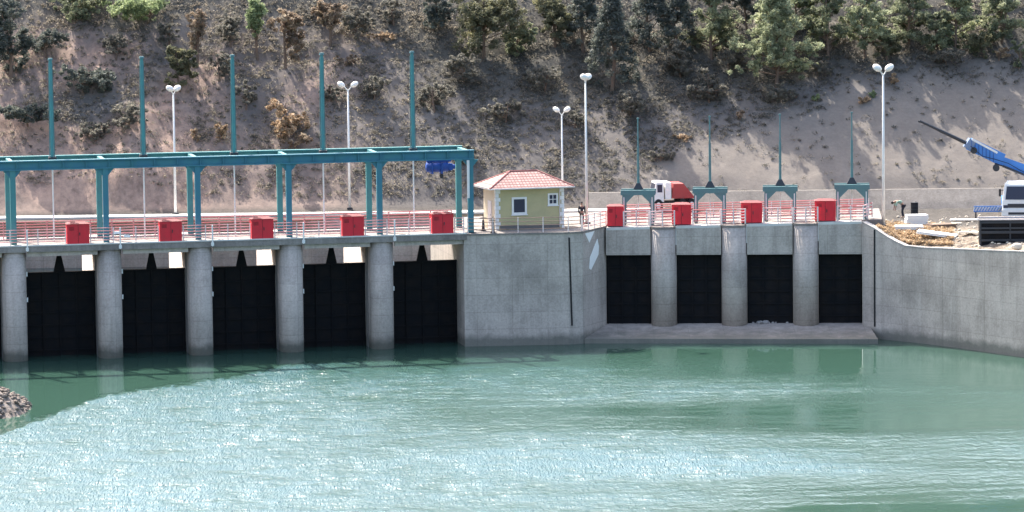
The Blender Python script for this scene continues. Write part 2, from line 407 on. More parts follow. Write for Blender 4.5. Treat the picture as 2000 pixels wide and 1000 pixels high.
# ------------------------------------------------------------------ foliage
def leaf_mesh(name, centers, radii, per, size, mat, parent=None, seed=0, flat=0.8, tones=None, droop=0.0):
    rng = np.random.default_rng(seed)
    n = len(centers)*per
    c = np.repeat(np.array(centers, float), per, 0); r = np.repeat(np.array(radii, float), per)[:, None]
    d = rng.normal(size=(n, 3)); d /= np.linalg.norm(d, axis=1)[:, None]
    p = c + d*r*(rng.random((n, 1))**0.45)*np.array([1, 1, flat])
    a = rng.normal(size=(n, 3)); a /= np.linalg.norm(a, axis=1)[:, None]
    a[:, 2] = a[:, 2]*0.7+0.25-droop
    b2 = np.cross(a, rng.normal(size=(n, 3))); b2 /= np.linalg.norm(b2, axis=1)[:, None]
    s = size*(0.55+0.9*rng.random((n, 1)))
    v = np.empty((n, 4, 3)); v[:, 0] = p - a*s*0.5; v[:, 1] = p + b2*s*0.22; v[:, 2] = p + a*s*0.6; v[:, 3] = p - b2*s*0.22
    me = bpy.data.meshes.new(name)
    me.vertices.add(4*n); me.vertices.foreach_set('co', v.reshape(-1))
    me.loops.add(4*n); me.loops.foreach_set('vertex_index', np.arange(4*n, dtype=np.int32))
    me.polygons.add(n); me.polygons.foreach_set('loop_start', np.arange(0, 4*n, 4, dtype=np.int32))
    me.update(calc_edges=True)
    if tones is None: tn = rng.random(len(centers))
    else: tn = np.array(tones)
    t = np.clip(np.repeat(tn, per) + rng.normal(size=n)*0.16, 0, 1)
    at = me.attributes.new('tone', 'FLOAT', 'FACE'); at.data.foreach_set('value', t.astype(np.float32))
    me.materials.append(mat)
    o = bpy.data.objects.new(name, me); COL.objects.link(o)
    if parent is not None: o.parent = parent
    return o

def tree(name, label, cat, px, py, w, h, mat, seed, group=None, trunk=0.25, per=60, size=0.2, nclump=None, cone=False, lean=0.0):
    """crown centred on the pixel (px,py), w x h photo pixels, standing on the slope below it"""
    rng = random.Random(seed)
    base_py = py + h/2 + trunk*h*0.5
    base = hill_hit(px, base_py)
    s = base.y/8000.0
    W = w*s/2; H = h*s/2; hc = (base_py - py)*s
    t = thing(name, label, cat, (base.x, base.y, base.z-0.1), 0, group)
    n = nclump or int(14 + W*H*22)
    cs = []; rs = []; ts = []
    lobes = [(rng.uniform(-.6, .6), rng.uniform(-.6, .6), rng.uniform(-.55, .6), rng.uniform(.35, .6)) for _ in range(6)]
    while len(cs) < n:
        if cone:
            k = rng.random()**0.7; rr = (1-k)**0.8+0.08; a = rng.uniform(0, 6.283); q = rr*math.sqrt(rng.uniform(0.25, 1))
            x, y, z = q*math.cos(a), q*math.sin(a), k*2-1
        else:
            l = rng.choice(lobes); d = Vector((rng.gauss(0,1), rng.gauss(0,1), rng.gauss(0,1))).normalized()*l[3]*rng.uniform(.55, 1.1)
            x, y, z = l[0]+d.x, l[1]+d.y, l[2]+d.z
            if x*x+y*y+z*z > 1.15: continue
        cs.append((x*W + lean*z*W, y*W*0.9, hc + z*H)); rs.append(rng.uniform(.16, .34)*min(1.6, max(0.5, (W+H)/2*0.55)))
        ts.append(min(1, max(0, 0.5 + rng.gauss(0, .22))))
    limbs = []
    if name == 'pine_tree':
        cs, rs, ts = [], [], []
        nb = int(16 + W*H*3.2)
        for b_ in range(nb):
            f = rng.random(); z0 = hc - H*.95 + 1.9*H*f
            prof = (1.0 - 0.75*max(0, f-.35)/.65) * rng.uniform(.55, 1.12); a_ = rng.uniform(0, 6.283)
            tipx, tipy, tipz = math.cos(a_)*W*prof, math.sin(a_)*W*.9*prof, z0 + H*rng.uniform(-.02, .22)
            limbs.append(((0, 0, z0 - .12*H), (tipx, tipy, tipz))); tb = min(1, max(0, .5+rng.gauss(0, .2)))
            for q_ in range(int(5+3*W)):
                s_ = rng.uniform(.35, 1.03); j_ = .14*W
                cs.append((tipx*s_+rng.gauss(0, j_*.6), tipy*s_+rng.gauss(0, j_*.6), z0+(tipz-z0)*s_+rng.gauss(0, .07*H))); rs.append(rng.uniform(.12, .26)*min(1.5, max(.6, W*.55))); ts.append(min(1, max(0, tb+rng.gauss(0, .12))))
        per = 46; size = 0.19
    mb = MB(); top = hc + H*0.6
    for p_, q_ in limbs: mb.tube(p_, q_, .035+.02*H*.5, .015, 5, False)
    r0 = 0.05 + 0.035*H
    bend = rng.uniform(-.15, .15)*W
    mb.tube((0, 0, -0.4), (bend, 0, top*0.5), r0, r0*0.7, 7); mb.tube((bend, 0, top*0.5), (bend*1.4+lean*.4*W, 0, top), r0*0.7, r0*0.3, 7)
    for q in rng.sample(cs, min(len(cs), 12)):
        z0 = max(0.1, q[2]*rng.uniform(.45, .8)); mb.tube((bend*min(1, z0/top*2), 0, z0), q, r0*0.35, r0*0.12, 5, False)
    mb.build('trunk', M['bark'], t)
    leaf_mesh('crown', cs, rs, per, size, M[mat], t, seed, tones=ts)
    return t

TREES = [
 # px, py, w, h, mat, name, label, trunk, cone
 (1515, 62, 165, 165, 'leaf_lit', 'pine_tree', 'large light green pine, the brightest crown on the right slope', .3, 0),
 (1390, 25, 130, 140, 'leaf_mid', 'pine_tree', 'dim green pine just left of the brightest large pine', .3, 0),
 (1618, 30, 110, 130, 'leaf_mid', 'pine_tree', 'mid green pine directly right of the large bright pine', .35, 0),
 (1690, 35, 110, 120, 'leaf_lit', 'pine_tree', 'pale green pine above the tall right lamp post, left side', .3, 0),
 (1775, 20, 120, 110, 'leaf_mid', 'pine_tree', 'green pine at the top edge, right of the right lamp post', .3, 0),
 (1865, 35, 110, 120, 'leaf_lit', 'pine_tree', 'light olive pine above the blue crane boom tip', .3, 0),
 (1955, 20, 120, 100, 'leaf_mid', 'pine_tree', 'green pine in the top right corner', .3, 0),
 (1195, 75, 110, 180, 'leaf_dark', 'conifer_tree', 'dark bluish conifer above the middle lamp post', .15, 1),
 (1270, 15, 110, 150, 'leaf_dark', 'conifer_tree', 'dark conifer at the top edge right of the dark bluish one', .15, 1),
 (1085, 25, 100, 110, 'leaf_olive', 'broadleaf_tree', 'olive shrubby tree at the top edge above the small lamp post', .2, 0),
 (945, 40, 170, 130, 'leaf_olive', 'broadleaf_tree', 'wide dull olive tree crown above the small house', .15, 0),
 (1010, 75, 90, 70, 'leaf_mid', 'shrub', 'grey green shrub below the wide olive crown', .1, 0),
 (845, 15, 90, 80, 'leaf_dark', 'broadleaf_tree', 'dark leafy tree at the top edge right of the fifth mast', .15, 0),
 (645, 30, 75, 100, 'leaf_brown', 'broadleaf_tree', 'olive brown tree at the top edge above the fourth mast', .2, 0),
 (503, 55, 52, 110, 'leaf_bright', 'small_tree', 'narrow bright green tree right of the third mast top', .15, 0),
 (558, 70, 75, 115, 'leaf_brown', 'small_tree', 'tan and brown leafed tree beside the narrow bright green one', .15, 0),
 (385, 60, 42, 125, 'leaf_brown', 'small_tree', 'tall thin brown tree between the second and third masts', .15, 0),
 (285, 10, 180, 66, 'leaf_bright', 'broadleaf_tree', 'spreading sunlit green crown at the top edge above the second mast', .2, 0),
 (150, 8, 130, 60, 'leaf_mid', 'broadleaf_tree', 'grey green crown at the top edge above the first mast', .2, 0),
 (352, 130, 75, 95, 'leaf_olive', 'shrub', 'grey green bush above the left lamp post', .1, 0),
 (22, 70, 90, 150, 'leaf_dark', 'broadleaf_tree', 'dark tree in the top left corner', .15, 0),
 (95, 85, 90, 60, 'leaf_dark', 'shrub', 'dark bush above the top of the first mast', .1, 0),
 (165, 150, 130, 65, 'leaf_dark', 'shrub', 'wide dark green bush right of the first mast', .1, 0),
 (55, 215, 130, 60, 'leaf_dark', 'shrub', 'low dark bush on the slope left of the first mast', .1, 0),
 (562, 225, 90, 85, 'leaf_gold', 'dry_bush', 'large orange dry bush between the third and fourth masts', .1, 0),
 (578, 275, 75, 40, 'leaf_brown', 'dry_bush', 'low brown bush under the large orange bush', .1, 0),
 (430, 250, 44, 52, 'leaf_gold', 'dry_bush', 'golden bush just left of the third mast', .1, 0),
 (384, 262, 24, 34, 'leaf_gold', 'dry_bush', 'small golden bush right of the left lamp post', .1, 0),
 (745, 68, 62, 26, 'leaf_gold', 'dry_bush', 'low pale tan bush left of the fifth mast top', .1, 0),
 (676, 115, 56, 26, 'leaf_brown', 'dry_bush', 'low reddish brown bush between the fourth and fifth masts', .1, 0),
 (1333, 266, 40, 18, 'leaf_gold', 'dry_bush', 'small orange bush left of the second right hand gate stem', .1, 0),
 (1446, 222, 18, 28, 'leaf_brown', 'dry_bush', 'tiny yellowish bush between the second and third right hand stems', .1, 0),
 (1596, 190, 20, 18, 'leaf_bright', 'shrub', 'tiny pale green bush above between the third and fourth right hand stems', .1, 0),
 (1686, 194, 30, 18, 'leaf_gold', 'dry_bush', 'small yellow orange bush above the fourth right hand stem', .1, 0),
 (1704, 182, 12, 16, 'leaf_bright', 'shrub', 'tiny yellow green sprig left of the tall right lamp post', .1, 0),
 (1748, 152, 28, 24, 'leaf_gold', 'dry_bush', 'orange bush right beside the tall right lamp head', .1, 0),
 (1950, 102, 48, 32, 'leaf_gold', 'dry_bush', 'orange bush near the top right corner', .1, 0),
 (1990, 105, 40, 60, 'leaf_mid', 'shrub', 'green bush at the right edge beside an orange bush', .1, 0),
]
GREY = [(905,135,90,60,'left of the house roof line, high on the slope'),(1062,150,80,60,'above the small far lamp post'),(1120,225,70,50,'between the small far lamp and the middle lamp'),
 (1232,200,90,60,'just above the first right hand gate stem'),(1385,165,90,70,'above the second right hand gate stem'),(1425,115,80,60,'below left of the brightest pine'),(1520,180,90,40,'above the third right hand gate stem'),
 (985,215,90,50,'above the left end of the house roof'),(850,190,80,60,'right of the rightmost tall mast'),(730,170,80,50,'right of the spread lamp heads'),(480,185,60,60,'right beside the third tall mast'),
 (650,175,60,50,'left of the spread lamp heads'),(250,225,90,50,'left of the second tall mast foot'),(190,255,80,40,'between the first and second mast feet'),(225,95,70,50,'left of the second mast top'),
 (430,130,50,60,'left of the third mast top'),(450,50,60,80,'at the top left of the bright green tree'),(700,40,70,70,'at the top edge left of the fifth mast'),(770,20,60,60,'at the top edge above the fifth mast'),
 (1330,110,80,80,'below the dim green pine, to its left'),(1600,130,80,40,'below the large pine trunks'),(1850,105,110,40,'on the slope above the crane boom tip'),(1290,300,80,30,'low on the slope above the white truck'),
 (900,300,90,40,'low on the slope above the gantry end'),(620,20,50,50,'at the top edge right of the brown tree'),(330,60,50,60,'left of the tall thin brown tree')]
for (px, py, W_, H_, w_) in GREY:
    TREES.append((px, py, W_, H_, 'leaf_grey', 'shrub', 'dull grey scrubby bush ' + w_, .05, 0))
TREES += [(1835, 60, 90, 80, 'leaf_mid', 'pine_tree', 'small green pine low between two larger ones, above the boom tip', .3, 0),
 (1460, 10, 110, 90, 'leaf_dark', 'conifer_tree', 'dark conifer at the top edge behind the brightest pine', .2, 0),
 (1325, 40, 90, 120, 'leaf_dark', 'conifer_tree', 'dark conifer left of the dim green pine', .2, 1),
 (1140, 25, 90, 130, 'leaf_dark', 'conifer_tree', 'dark conifer at the top edge left of the dark bluish one', .2, 1),
 (1730, 85, 80, 60, 'leaf_olive', 'shrub', 'olive bush above the tall right lamp head', .1, 0),
 (1560, 10, 110, 80, 'leaf_lit', 'pine_tree', 'pale pine crown at the top edge touching the brightest pine', .2, 0),
 (1920, 75, 80, 70, 'leaf_olive', 'shrub', 'olive bush left of the orange bush near the top right corner', .1, 0)]
for i, (px, py, W_, H_, mt, nm, lb, tr, cn) in enumerate(TREES):
    big = W_*H_ > 6000
    tree(nm, lb, 'tree' if 'tree' in nm else 'bush', px, py, W_, H_, mt, 100+i, 'trees and bushes on the hillside',
         tr, per=70 if big else 60, size=0.24 if big else 0.17, cone=bool(cn), nclump=None if big else max(9, int(W_*H_/55)))

# trees just above the picture, seen only in the water and by their shade
for i in range(26):
    x = -58 + i*4.8 + random.Random(i).uniform(-1.5, 1.5); y = 352 + random.Random(i+50).uniform(0, 7)
    # (kept low in number: they only break the light falling on the slope)
    pass

# scrub: low growth nobody could count
def scrub():
    rng = random.Random(5); cs = []; rs = []; ts = []
    n = 0
    while len(cs) < 17000 and n < 90000:
        n += 1
        x = rng.uniform(-46, 46); y = rng.uniform(323, 349)
        z = hill_z(x, y)
        if z < 8.5: continue
        d, c = ground_w(x, y, z)
        dens = (1-d)*(1-0.55*c)*(0.30+1.3*max(0, noise.noise(Vector((x*0.35, z*0.5, 8)))+0.25)) + 0.05*d
        if rng.random() > dens: continue
        cs.append((x, y, z+0.08)); rs.append(rng.uniform(0.14, 0.42) if rng.random() < .85 else rng.uniform(.45, .8))
        px, py = proj((x, y, z)); q = noise.noise(Vector((x*0.22, z*0.3, 4)))
        dry = 0.42 + 0.35*q + (0.16 if px < 800 else 0)
        ts.append(min(1, max(0, dry + rng.gauss(0, .15))))
    o = leaf_mesh('scrub_growth', cs, rs, 22, 0.15, M['scrub'], None, 9, flat=0.6, tones=ts)
    tag(o, 'low dry scrub and weeds covering the hillside', 'scrub', kind='stuff')
scrub()

# ------------------------------------------------------------------ water
WAVE = 0.55
def water():
    X = np.concatenate([np.linspace(-600, -46, 24, endpoint=False), np.arange(-44, 44, 0.17), np.linspace(44, 600, 24)])
    Y = np.concatenate([np.linspace(-60, 214, 20, endpoint=False), np.arange(214, 305, 0.36), [305.5, 308.0]])
    vs = [(x, y, 0) for y in Y for x in X]; nx = len(X)
    fs = [(j*nx+i, j*nx+i+1, (j+1)*nx+i+1, (j+1)*nx+i) for j in range(len(Y)-1) for i in range(nx-1)]
    EDGE = [(-400, 1000), (0, 846), (90, 812), (200, 772), (320, 752), (430, 738), (560, 712), (700, 700), (900, 690), (1150, 690), (1300, 700), (1700, 705), (2000, 722), (2600, 740)]
    wv = np.zeros(len(vs))
    for k, (x, y, z) in enumerate(vs):
        if y < 120: wv[k] = .5; continue
        px, py = proj((x, y, 0))
        e = lerp_pts(EDGE, px); sharp = 7 if px < 620 else 7+ (min(px, 1300)-620)*0.06
        j = 3*noise.noise(Vector((x*0.5, y*0.2, 0))) + 6*noise.noise(Vector((x*2.6, y*0.8, 4)))
        a = smooth(-sharp*0.4, sharp, py-e+j)
        # how hard the wind ruffles it: strong left and in long streaks, weak right
        s = 0.92 - 0.20*smooth(350, 950, px) - 0.34*smooth(1100, 1850, px) - 0.12*(1-smooth(740, 900, py))*smooth(300, 700, px)
        st = noise.noise(Vector((x*0.045, y*0.16, 2)))*0.9 + noise.noise(Vector((x*0.1, y*0.5, 6)))*0.4
        s += 0.28*st*smooth(150, 900, px)
        s += 0.42*math.exp(-((py-(905+0.03*(px-1300)))/26)**2)*smooth(700, 1100, px)*(1-smooth(1500, 1880, px))
        s -= 0.35*math.exp(-((py-815)/30)**2)*smooth(650, 950, px)
        s -= 0.36*smooth(885, 1010, py)*smooth(1200, 1650, px)
        s -= 0.30*(1-smooth(0, 55, py-e))*smooth(500, 900, px)
        wv[k] = a*min(1, max(0.03, s))
    # wind chop: real little waves, higher where the wind ruffles the water
    P = np.array(vs); g = np.random.default_rng(3); hz = np.zeros(len(P)); sl = np.zeros(len(P))
    for k in range(34):
        lam = g.uniform(0.6, 1.7); an = g.normal(1.5, .5); ph = g.uniform(0, 6.28)
        kx, ky = 2*math.pi/lam*math.cos(an), 2*math.pi/lam*math.sin(an)
        wob = 0.6*np.sin(P[:, 0]*g.uniform(.1, .5)+P[:, 1]*g.uniform(.1, .5)+g.uniform(0, 6))
        hz += (0.0105*lam)*np.sin(P[:, 0]*kx+P[:, 1]*ky+ph+wob*1.6)
    inside = (np.abs(P[:, 0]) < 44) & (P[:, 1] > 214) & (P[:, 1] < 305)
    gz = np.array([0.85+0.9*noise.noise(Vector((x*.16, y*.09, 11)))+.5*noise.noise(Vector((x*.5, y*.25, 12))) if y > 214 and abs(x) < 44 else 0 for x, y, z in vs])
    hz = np.where(inside, hz, 0)*WAVE*np.clip(wv, 0, 1)*np.clip(gz, .1, 1.7)
    P[:, 2] = hz
    me = bpy.data.meshes.new('water'); me.from_pydata(P.tolist(), [], fs)
    me.polygons.foreach_set('use_smooth', [True]*len(me.polygons))
    at = me.attributes.new('wind', 'FLOAT', 'POINT'); at.data.foreach_set('value', wv.astype(np.float32))
    m, nt, b = base_mat('river_water', 0.05)
    b.inputs['IOR'].default_value = 1.33
    aw = nt.nodes.new('ShaderNodeAttribute'); aw.attribute_name = 'wind'; wf = aw.outputs['Fac']
    gust = noise_node(nt, 1.0, 5, 0.7, nt.nodes.new('ShaderNodeNewGeometry').outputs['Position'], (0.35, 0.45, 1))
    gf = nt.nodes.new('ShaderNodeMapRange'); gf.inputs['From Min'].default_value = 0.3; gf.inputs['From Max'].default_value = 0.7
    gf.inputs['To Min'].default_value = 0.55; gf.inputs['To Max'].default_value = 1.4; nt.links.new(gust, gf.inputs['Value'])
    wf = math_n(nt, 'MULTIPLY', wf, gf.outputs[0], clamp=True)
    nt.links.new(ramp(nt, wf, [(0.0, (0.035, 0.078, 0.058)), (0.4, (0.038, 0.085, 0.068)), (1.0, (0.035, 0.10, 0.115))]), b.inputs['Base Color'])
    pos = nt.nodes.new('ShaderNodeNewGeometry').outputs['Position']
    h1 = noise_node(nt, 3.0, 3, 0.7, pos, (1.0, 0.22, 1)); h2 = noise_node(nt, 8.0, 2, 0.6, pos, (1, 0.22, 1))
    calm = noise_node(nt, 0.7, 2, 0.5, pos, (1.0, 0.5, 1))
    hh = math_n(nt, 'ADD', math_n(nt, 'MULTIPLY', h1, 1.0), math_n(nt, 'MULTIPLY', h2, 0.5))
    h = math_n(nt, 'ADD', math_n(nt, 'MULTIPLY', hh, wf), math_n(nt, 'MULTIPLY', calm, 0.012))
    bump(nt, b, h, 1.0, 0.25)
    nt.links.new(math_n(nt, 'MULTIPLY_ADD', wf, 0.30, 0.05), b.inputs['Roughness'])
    me.materials.append(m)
    o = bpy.data.objects.new('water', me); COL.objects.link(o); tag(o, None, kind='structure')
water()
def canal():
    m, nt, b = base_mat('canal_water', 0.08); b.inputs['IOR'].default_value = 1.33; b.inputs['Base Color'].default_value = (0.05, 0.10, 0.085, 1)
    bump(nt, b, noise_node(nt, 2.0, 3), 0.15, 0.05)
    mb = MB(); p = [FL.P(-70, 3.6), FL.P(2.0, 3.6), FF.P(40, 0), FF.P(-40, 0)]
    mb.add([(q.x, q.y, 4.4) for q in p], [(0,1,2,3)])
    tag(mb.build('canal_water', m), None, kind='structure')
canal()
# river bed and ground sheet to the horizon
mg, ntg, bgm = base_mat('river_bed_mud', 0.95)
ntg.links.new(ramp(ntg, noise_node(ntg, 0.8, 5), [(0.3, (0.12, 0.10, 0.08)), (0.7, (0.24, 0.2, 0.16))]), bgm.inputs['Base Color'])
mb = MB(); mb.add([(-900, -300, -2.5), (900, -300, -2.5), (900, 900, -2.5), (-900, 900, -2.5)], [(0,1,2,3)])
tag(mb.build('ground', mg), None, kind='structure')
# ------------------------------------------------------------------ left weir: piers, gates, deck
def arc(c, r, a0, a1, n): return [(c[0]+r*math.cos(R(a0+(a1-a0)*i/n)), c[1]+r*math.sin(R(a0+(a1-a0)*i/n))) for i in range(n+1)]
PW = 1.72; GV = 3.1
ORD = ['first', 'second', 'third', 'fourth', 'fifth', 'sixth']
pier_px = [30-180, 30, 217, 394, 572, 749]
piers = [FL.hit(0.0, px, 560)[0] for px in pier_px]
right_end = FL.hit(0.0, 907, 560)[0]
mb = MB(); mb.prism(arc((0, PW/2), PW/2, 180, 360, 16) + arc((0, 14-PW/2), PW/2, 0, 180, 12), -2.5, DECK-0.42)
pier0 = thing('gate_pier', 'x', 'pier', FL.P(piers[0], 0), FL.rot, 'rounded piers of the left weir')
o = mb.build('column', M['conc'], pier0); o.data.polygons.foreach_set('use_smooth', [abs(p.normal.z) < .5 for p in o.data.polygons])
for zz in (6.05, 4.2):
    g = MB(); g.box(PW/2-0.02, PW/2+0.10, 0.9, 1.15, zz, zz+0.32); g.build('bracket', M['white'], pier0)
for vv in (1.7, 2.3):     # guide channels for the stop logs in the left cheek
    g = MB(); g.box(-PW/2-0.05, -PW/2+0.02, vv, vv+0.12, -2, DECK-0.5); g.build('guide_channel', M['conc_dark'], pier0)
plabs = ['concrete pier cut off by the left picture edge', 'rounded concrete pier at the left edge, beside the rocky bank',
  'rounded concrete pier between the first and second black gates', 'rounded concrete pier between the second and third black gates',
  'rounded concrete pier between the third and fourth black gates', 'rounded concrete pier between the fourth and fifth black gates']
pier0['label'] = plabs[0]
for i in range(1, 6): copy_thing(pier0, FL.P(piers[i], 0), FL.rot, plabs[i])

def make_gate(wd, zt, zb, spike, name, cat, group):
    t = thing(name, 'x', cat, (0,0,0), 0, group)
    a = MB(); a.box(-wd/2, wd/2, 0, 0.12, zb, zt); a.build('gate_leaf', M['gate'], t)
    a = MB()
    z = zb+0.5
    while z < zt-0.2: a.box(-wd/2+.1, wd/2-.1, -0.10, 0.0, z, z+0.12); z += 0.92
    a.build('cross_rib', M['gate'], t)
    a = MB()
    k = max(3, int(wd/1.0))
    for i in range(k+1):
        x = -wd/2+.12+(wd-.24)*i/k; a.box(x-.05, x+.05, -0.14, -0.003, zb, zt-0.02)
    a.build('upright_rib', M['gate'], t)
    a = MB(); a.box(-wd/2, wd/2, -0.2, 0.3, zt+0.002, zt+0.008 if not spike else zt+.10); a.build('top_beam', M['gate'], t)
    if spike:
        a = MB(); a.hexa([(-.40,-.05,zt+.1),(.40,-.05,zt+.1),(.40,.15,zt+.1),(-.40,.15,zt+.1)], [(-.06,-.02,zt+1.72),(.06,-.02,zt+1.72),(.06,.12,zt+1.72),(-.06,.12,zt+1.72)])
        a.build('stem_bracket', M['gate'], t)
    return t
gateL = None
glab = ['sliver of a black gate at the left picture edge', 'first black gate from the left, beside the rocky bank', 'second black gate from the left under the long deck',
        'third black gate from the left, middle of the long weir', 'fourth black gate from the left under the long deck', 'fifth black gate, beside the block with the small house']
cents = []
allp = piers + [right_end + PW/2]
for i in range(6):
    a0 = allp[i]+PW/2; a1 = allp[i+1]-PW/2; c_ = (a0+a1)/2; wd = a1-a0
    if gateL is None:
        gateL = make_gate(4.9, 6.02, -2.0, True, 'sluice_gate', 'gate', 'black gates of the left weir'); g_ = gateL
        for ch in gateL.children:
            pass
    else: g_ = copy_thing(gateL, (0,0,0))
    g_.location = FL.P(c_, GV); g_.rotation_euler = (0, 0, FL.rot); g_.scale = (wd/4.9, 1, 1); g_['label'] = glab[i]
    cents.append(c_)
# deck slab of the left weir
u0 = FL.hit(0, -420, 470)[0]; u1 = right_end
deck = thing('long_deck', 'long concrete deck slab of the left weir under the teal gantry', 'deck', FL.P(0, 0), FL.rot)
a = MB(); a.box(u0, u1+0.2, -0.12, 5.6, DECK-0.42, DECK); a.build('slab', M['conc_deck'], deck)
a = MB(); a.box(u0, u1+0.2, -0.16, 0.12, DECK+0.002, DECK+0.10); a.box(u0, u1+.2, 5.3, 5.62, DECK+.002, DECK+.10); a.build('kerb', M['coping'], deck)
a = MB()
for i in range(6):
    a.box(allp[i]+PW/2+.05, allp[i+1]-PW/2-.05, 0.15, 0.45, DECK-0.75, DECK-0.424)
a.build('edge_beam', M['conc_dry'], deck)
# left abutment corner (between the fifth gate and the block)
# central block: polygon with flared right wall
B0 = FL.P(right_end, 0.0); B0b = FL.P(right_end, 14)
B1 = at_z(1112, 673, 0); B2 = at_z(1140, 671, 0)
S0 = FR.P(0.0, 1.0)      # where the flared wall meets the first right gate
blk = thing('abutment_block', 'grey concrete block carrying the small house between the two weirs', 'wall')
TZ = DECK-0.0
pts = [(B0.x, B0.y), (B1.x, B1.y), (B2.x, B2.y), (S0.x-0.02, S0.y), (FR.P(-.02, 14).x, FR.P(-.02, 14).y), (B0b.x+.01, B0b.y)]
a = MB(); a.prism(pts, -2.5, TZ-0.12); a.build('wall', M['conc'], blk)
cen = Vector((sum(p[0] for p in pts)/6, sum(p[1] for p in pts)/6))
a = MB(); a.prism([(p[0]+(0.03 if p[0] > cen.x else -0.0), p[1]-(0.06 if p[1] < cen.y else 0)) for p in pts], TZ-0.117, TZ+0.003); a.build('top_slab', M['conc_deck'], blk)
def front_pt(px, z, off):
    """a point on the front faces of the block at photo column px"""
    segs = [(B0, B1), (B1, B2), (B2, S0)]
    for q0, q1 in segs:
        d = ray(px, 560); n = Vector((q1.y-q0.y, -(q1.x-q0.x), 0)).normalized()
        t = (q0-CAM).dot(n)/d.dot(n); h = CAM + d*t
        s = (Vector((h.x, h.y, 0))-Vector((q0.x, q0.y, 0))).dot((q1-q0).normalized())
        if -0.01 <= s <= (Vector((q1.x-q0.x, q1.y-q0.y, 0))).length+0.01:
            return Vector((h.x, h.y, z)) + n*off, n
    return Vector((h.x, h.y, z)) + n*off, n
p0, n_ = front_pt(1112, 7.9, 0.05); p1, _ = front_pt(1116, 1.4, 0.05)
a = MB(); a.tube(p0, p1, 0.06, 0.06, 8); a.build('drain_pipe', M['black'], blk)
# patches of sunlight on the flared wall, painted as thin white sheets
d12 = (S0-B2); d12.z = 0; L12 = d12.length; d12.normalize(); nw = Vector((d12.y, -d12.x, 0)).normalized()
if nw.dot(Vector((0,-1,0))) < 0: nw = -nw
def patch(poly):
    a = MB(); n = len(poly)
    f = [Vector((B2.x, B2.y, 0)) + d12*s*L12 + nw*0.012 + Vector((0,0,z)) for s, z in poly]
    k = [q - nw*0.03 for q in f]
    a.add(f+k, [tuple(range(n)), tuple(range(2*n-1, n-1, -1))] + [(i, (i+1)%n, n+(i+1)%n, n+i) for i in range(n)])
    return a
patch([(.10, 8.1), (.50, 8.12), (.28, 7.35)]).build('sun_patch', M['slab_sunpatch_white'], blk)
patch([(.62, 7.5), (.68, 6.9), (.66, 6.3), (.34, 5.3), (.26, 5.45), (.30, 6.25)]).build('sun_patch', M['slab_sunpatch_white'], blk)

# ------------------------------------------------------------------ far canal bank with pale coping
bank = thing('canal_bank_wall', 'long low canal wall with sunlit pale coping behind the deck railings', 'wall', FF.P(0, 0), FF.rot)
uR = (Vector((FR.o.x+6, FR.o.y+18, 0))-FF.o).dot(FF.u)
a = MB(); a.box(-60, uR, 0.25, 1.2, 2.0, DECK-0.12); a.build('wall', M['conc_far'], bank)
a = MB(); a.box(-60, uR, 0.18, 2.0, DECK-0.117, DECK+0.03); a.build('coping', M['coping'], bank)

# ------------------------------------------------------------------ right intake: piers, breast walls, gates, sill
FRr = FR.rot
ppx = [1296, 1434, 1574]
pu = [FR.hit(0.0, p, 560)[0] for p in ppx]
endu = FR.hit(1.0, 1684, 560)[0]
PW2 = 1.92
SILL = 0.95
pr0 = None
rl = ['first short pier of the right intake, next to the house block', 'middle short pier of the right intake, stained near its foot', 'last short pier of the right intake, nearest the curved wall']
for i, u in enumerate(pu):
    t = thing('intake_pier', rl[i], 'pier', FR.P(u, 0), FRr, 'rounded piers of the right intake')
    dz = deckR(u)
    a = MB(); a.prism(arc((0, PW2/2), PW2/2, 180, 360, 16)+[(PW2/2, 9), (-PW2/2, 9)], SILL-0.3, dz-0.15)
    o = a.build('column', M['conc'], t); o.data.polygons.foreach_set('use_smooth', [abs(p.normal.z) < .5 for p in o.data.polygons])
    a = MB(); a.prism(arc((0, PW2/2), PW2/2+.03, 180, 360, 16)+[(PW2/2, 1.2), (-PW2/2, 1.2)], dz-0.147, dz+0.01); a.build('cap', M['conc_deck'], t)
    a = MB(); a.tube((PW2/2+.0, 0.62, dz-1.35), (PW2/2+.0, .62, dz+.05), .07, .07, 8); a.build('drain_spout', M['white'], t)
edges = [0.0] + [x for u in pu for x in (u-PW2/2, u+PW2/2)] + [endu]
bays = [(edges[0], edges[1]), (edges[2], edges[3]), (edges[4], edges[5]), (edges[6], edges[7])]
gl = ['black intake gate nearest the house block', 'second black intake gate from the house block', 'third black intake gate from the house block', 'fourth black intake gate, nearest the curved wall']
wl = ['concrete wall strip over the intake gate nearest the house', 'concrete wall strip over the second intake gate', 'concrete wall strip over the third intake gate', 'concrete wall strip over the fourth intake gate']
first = None
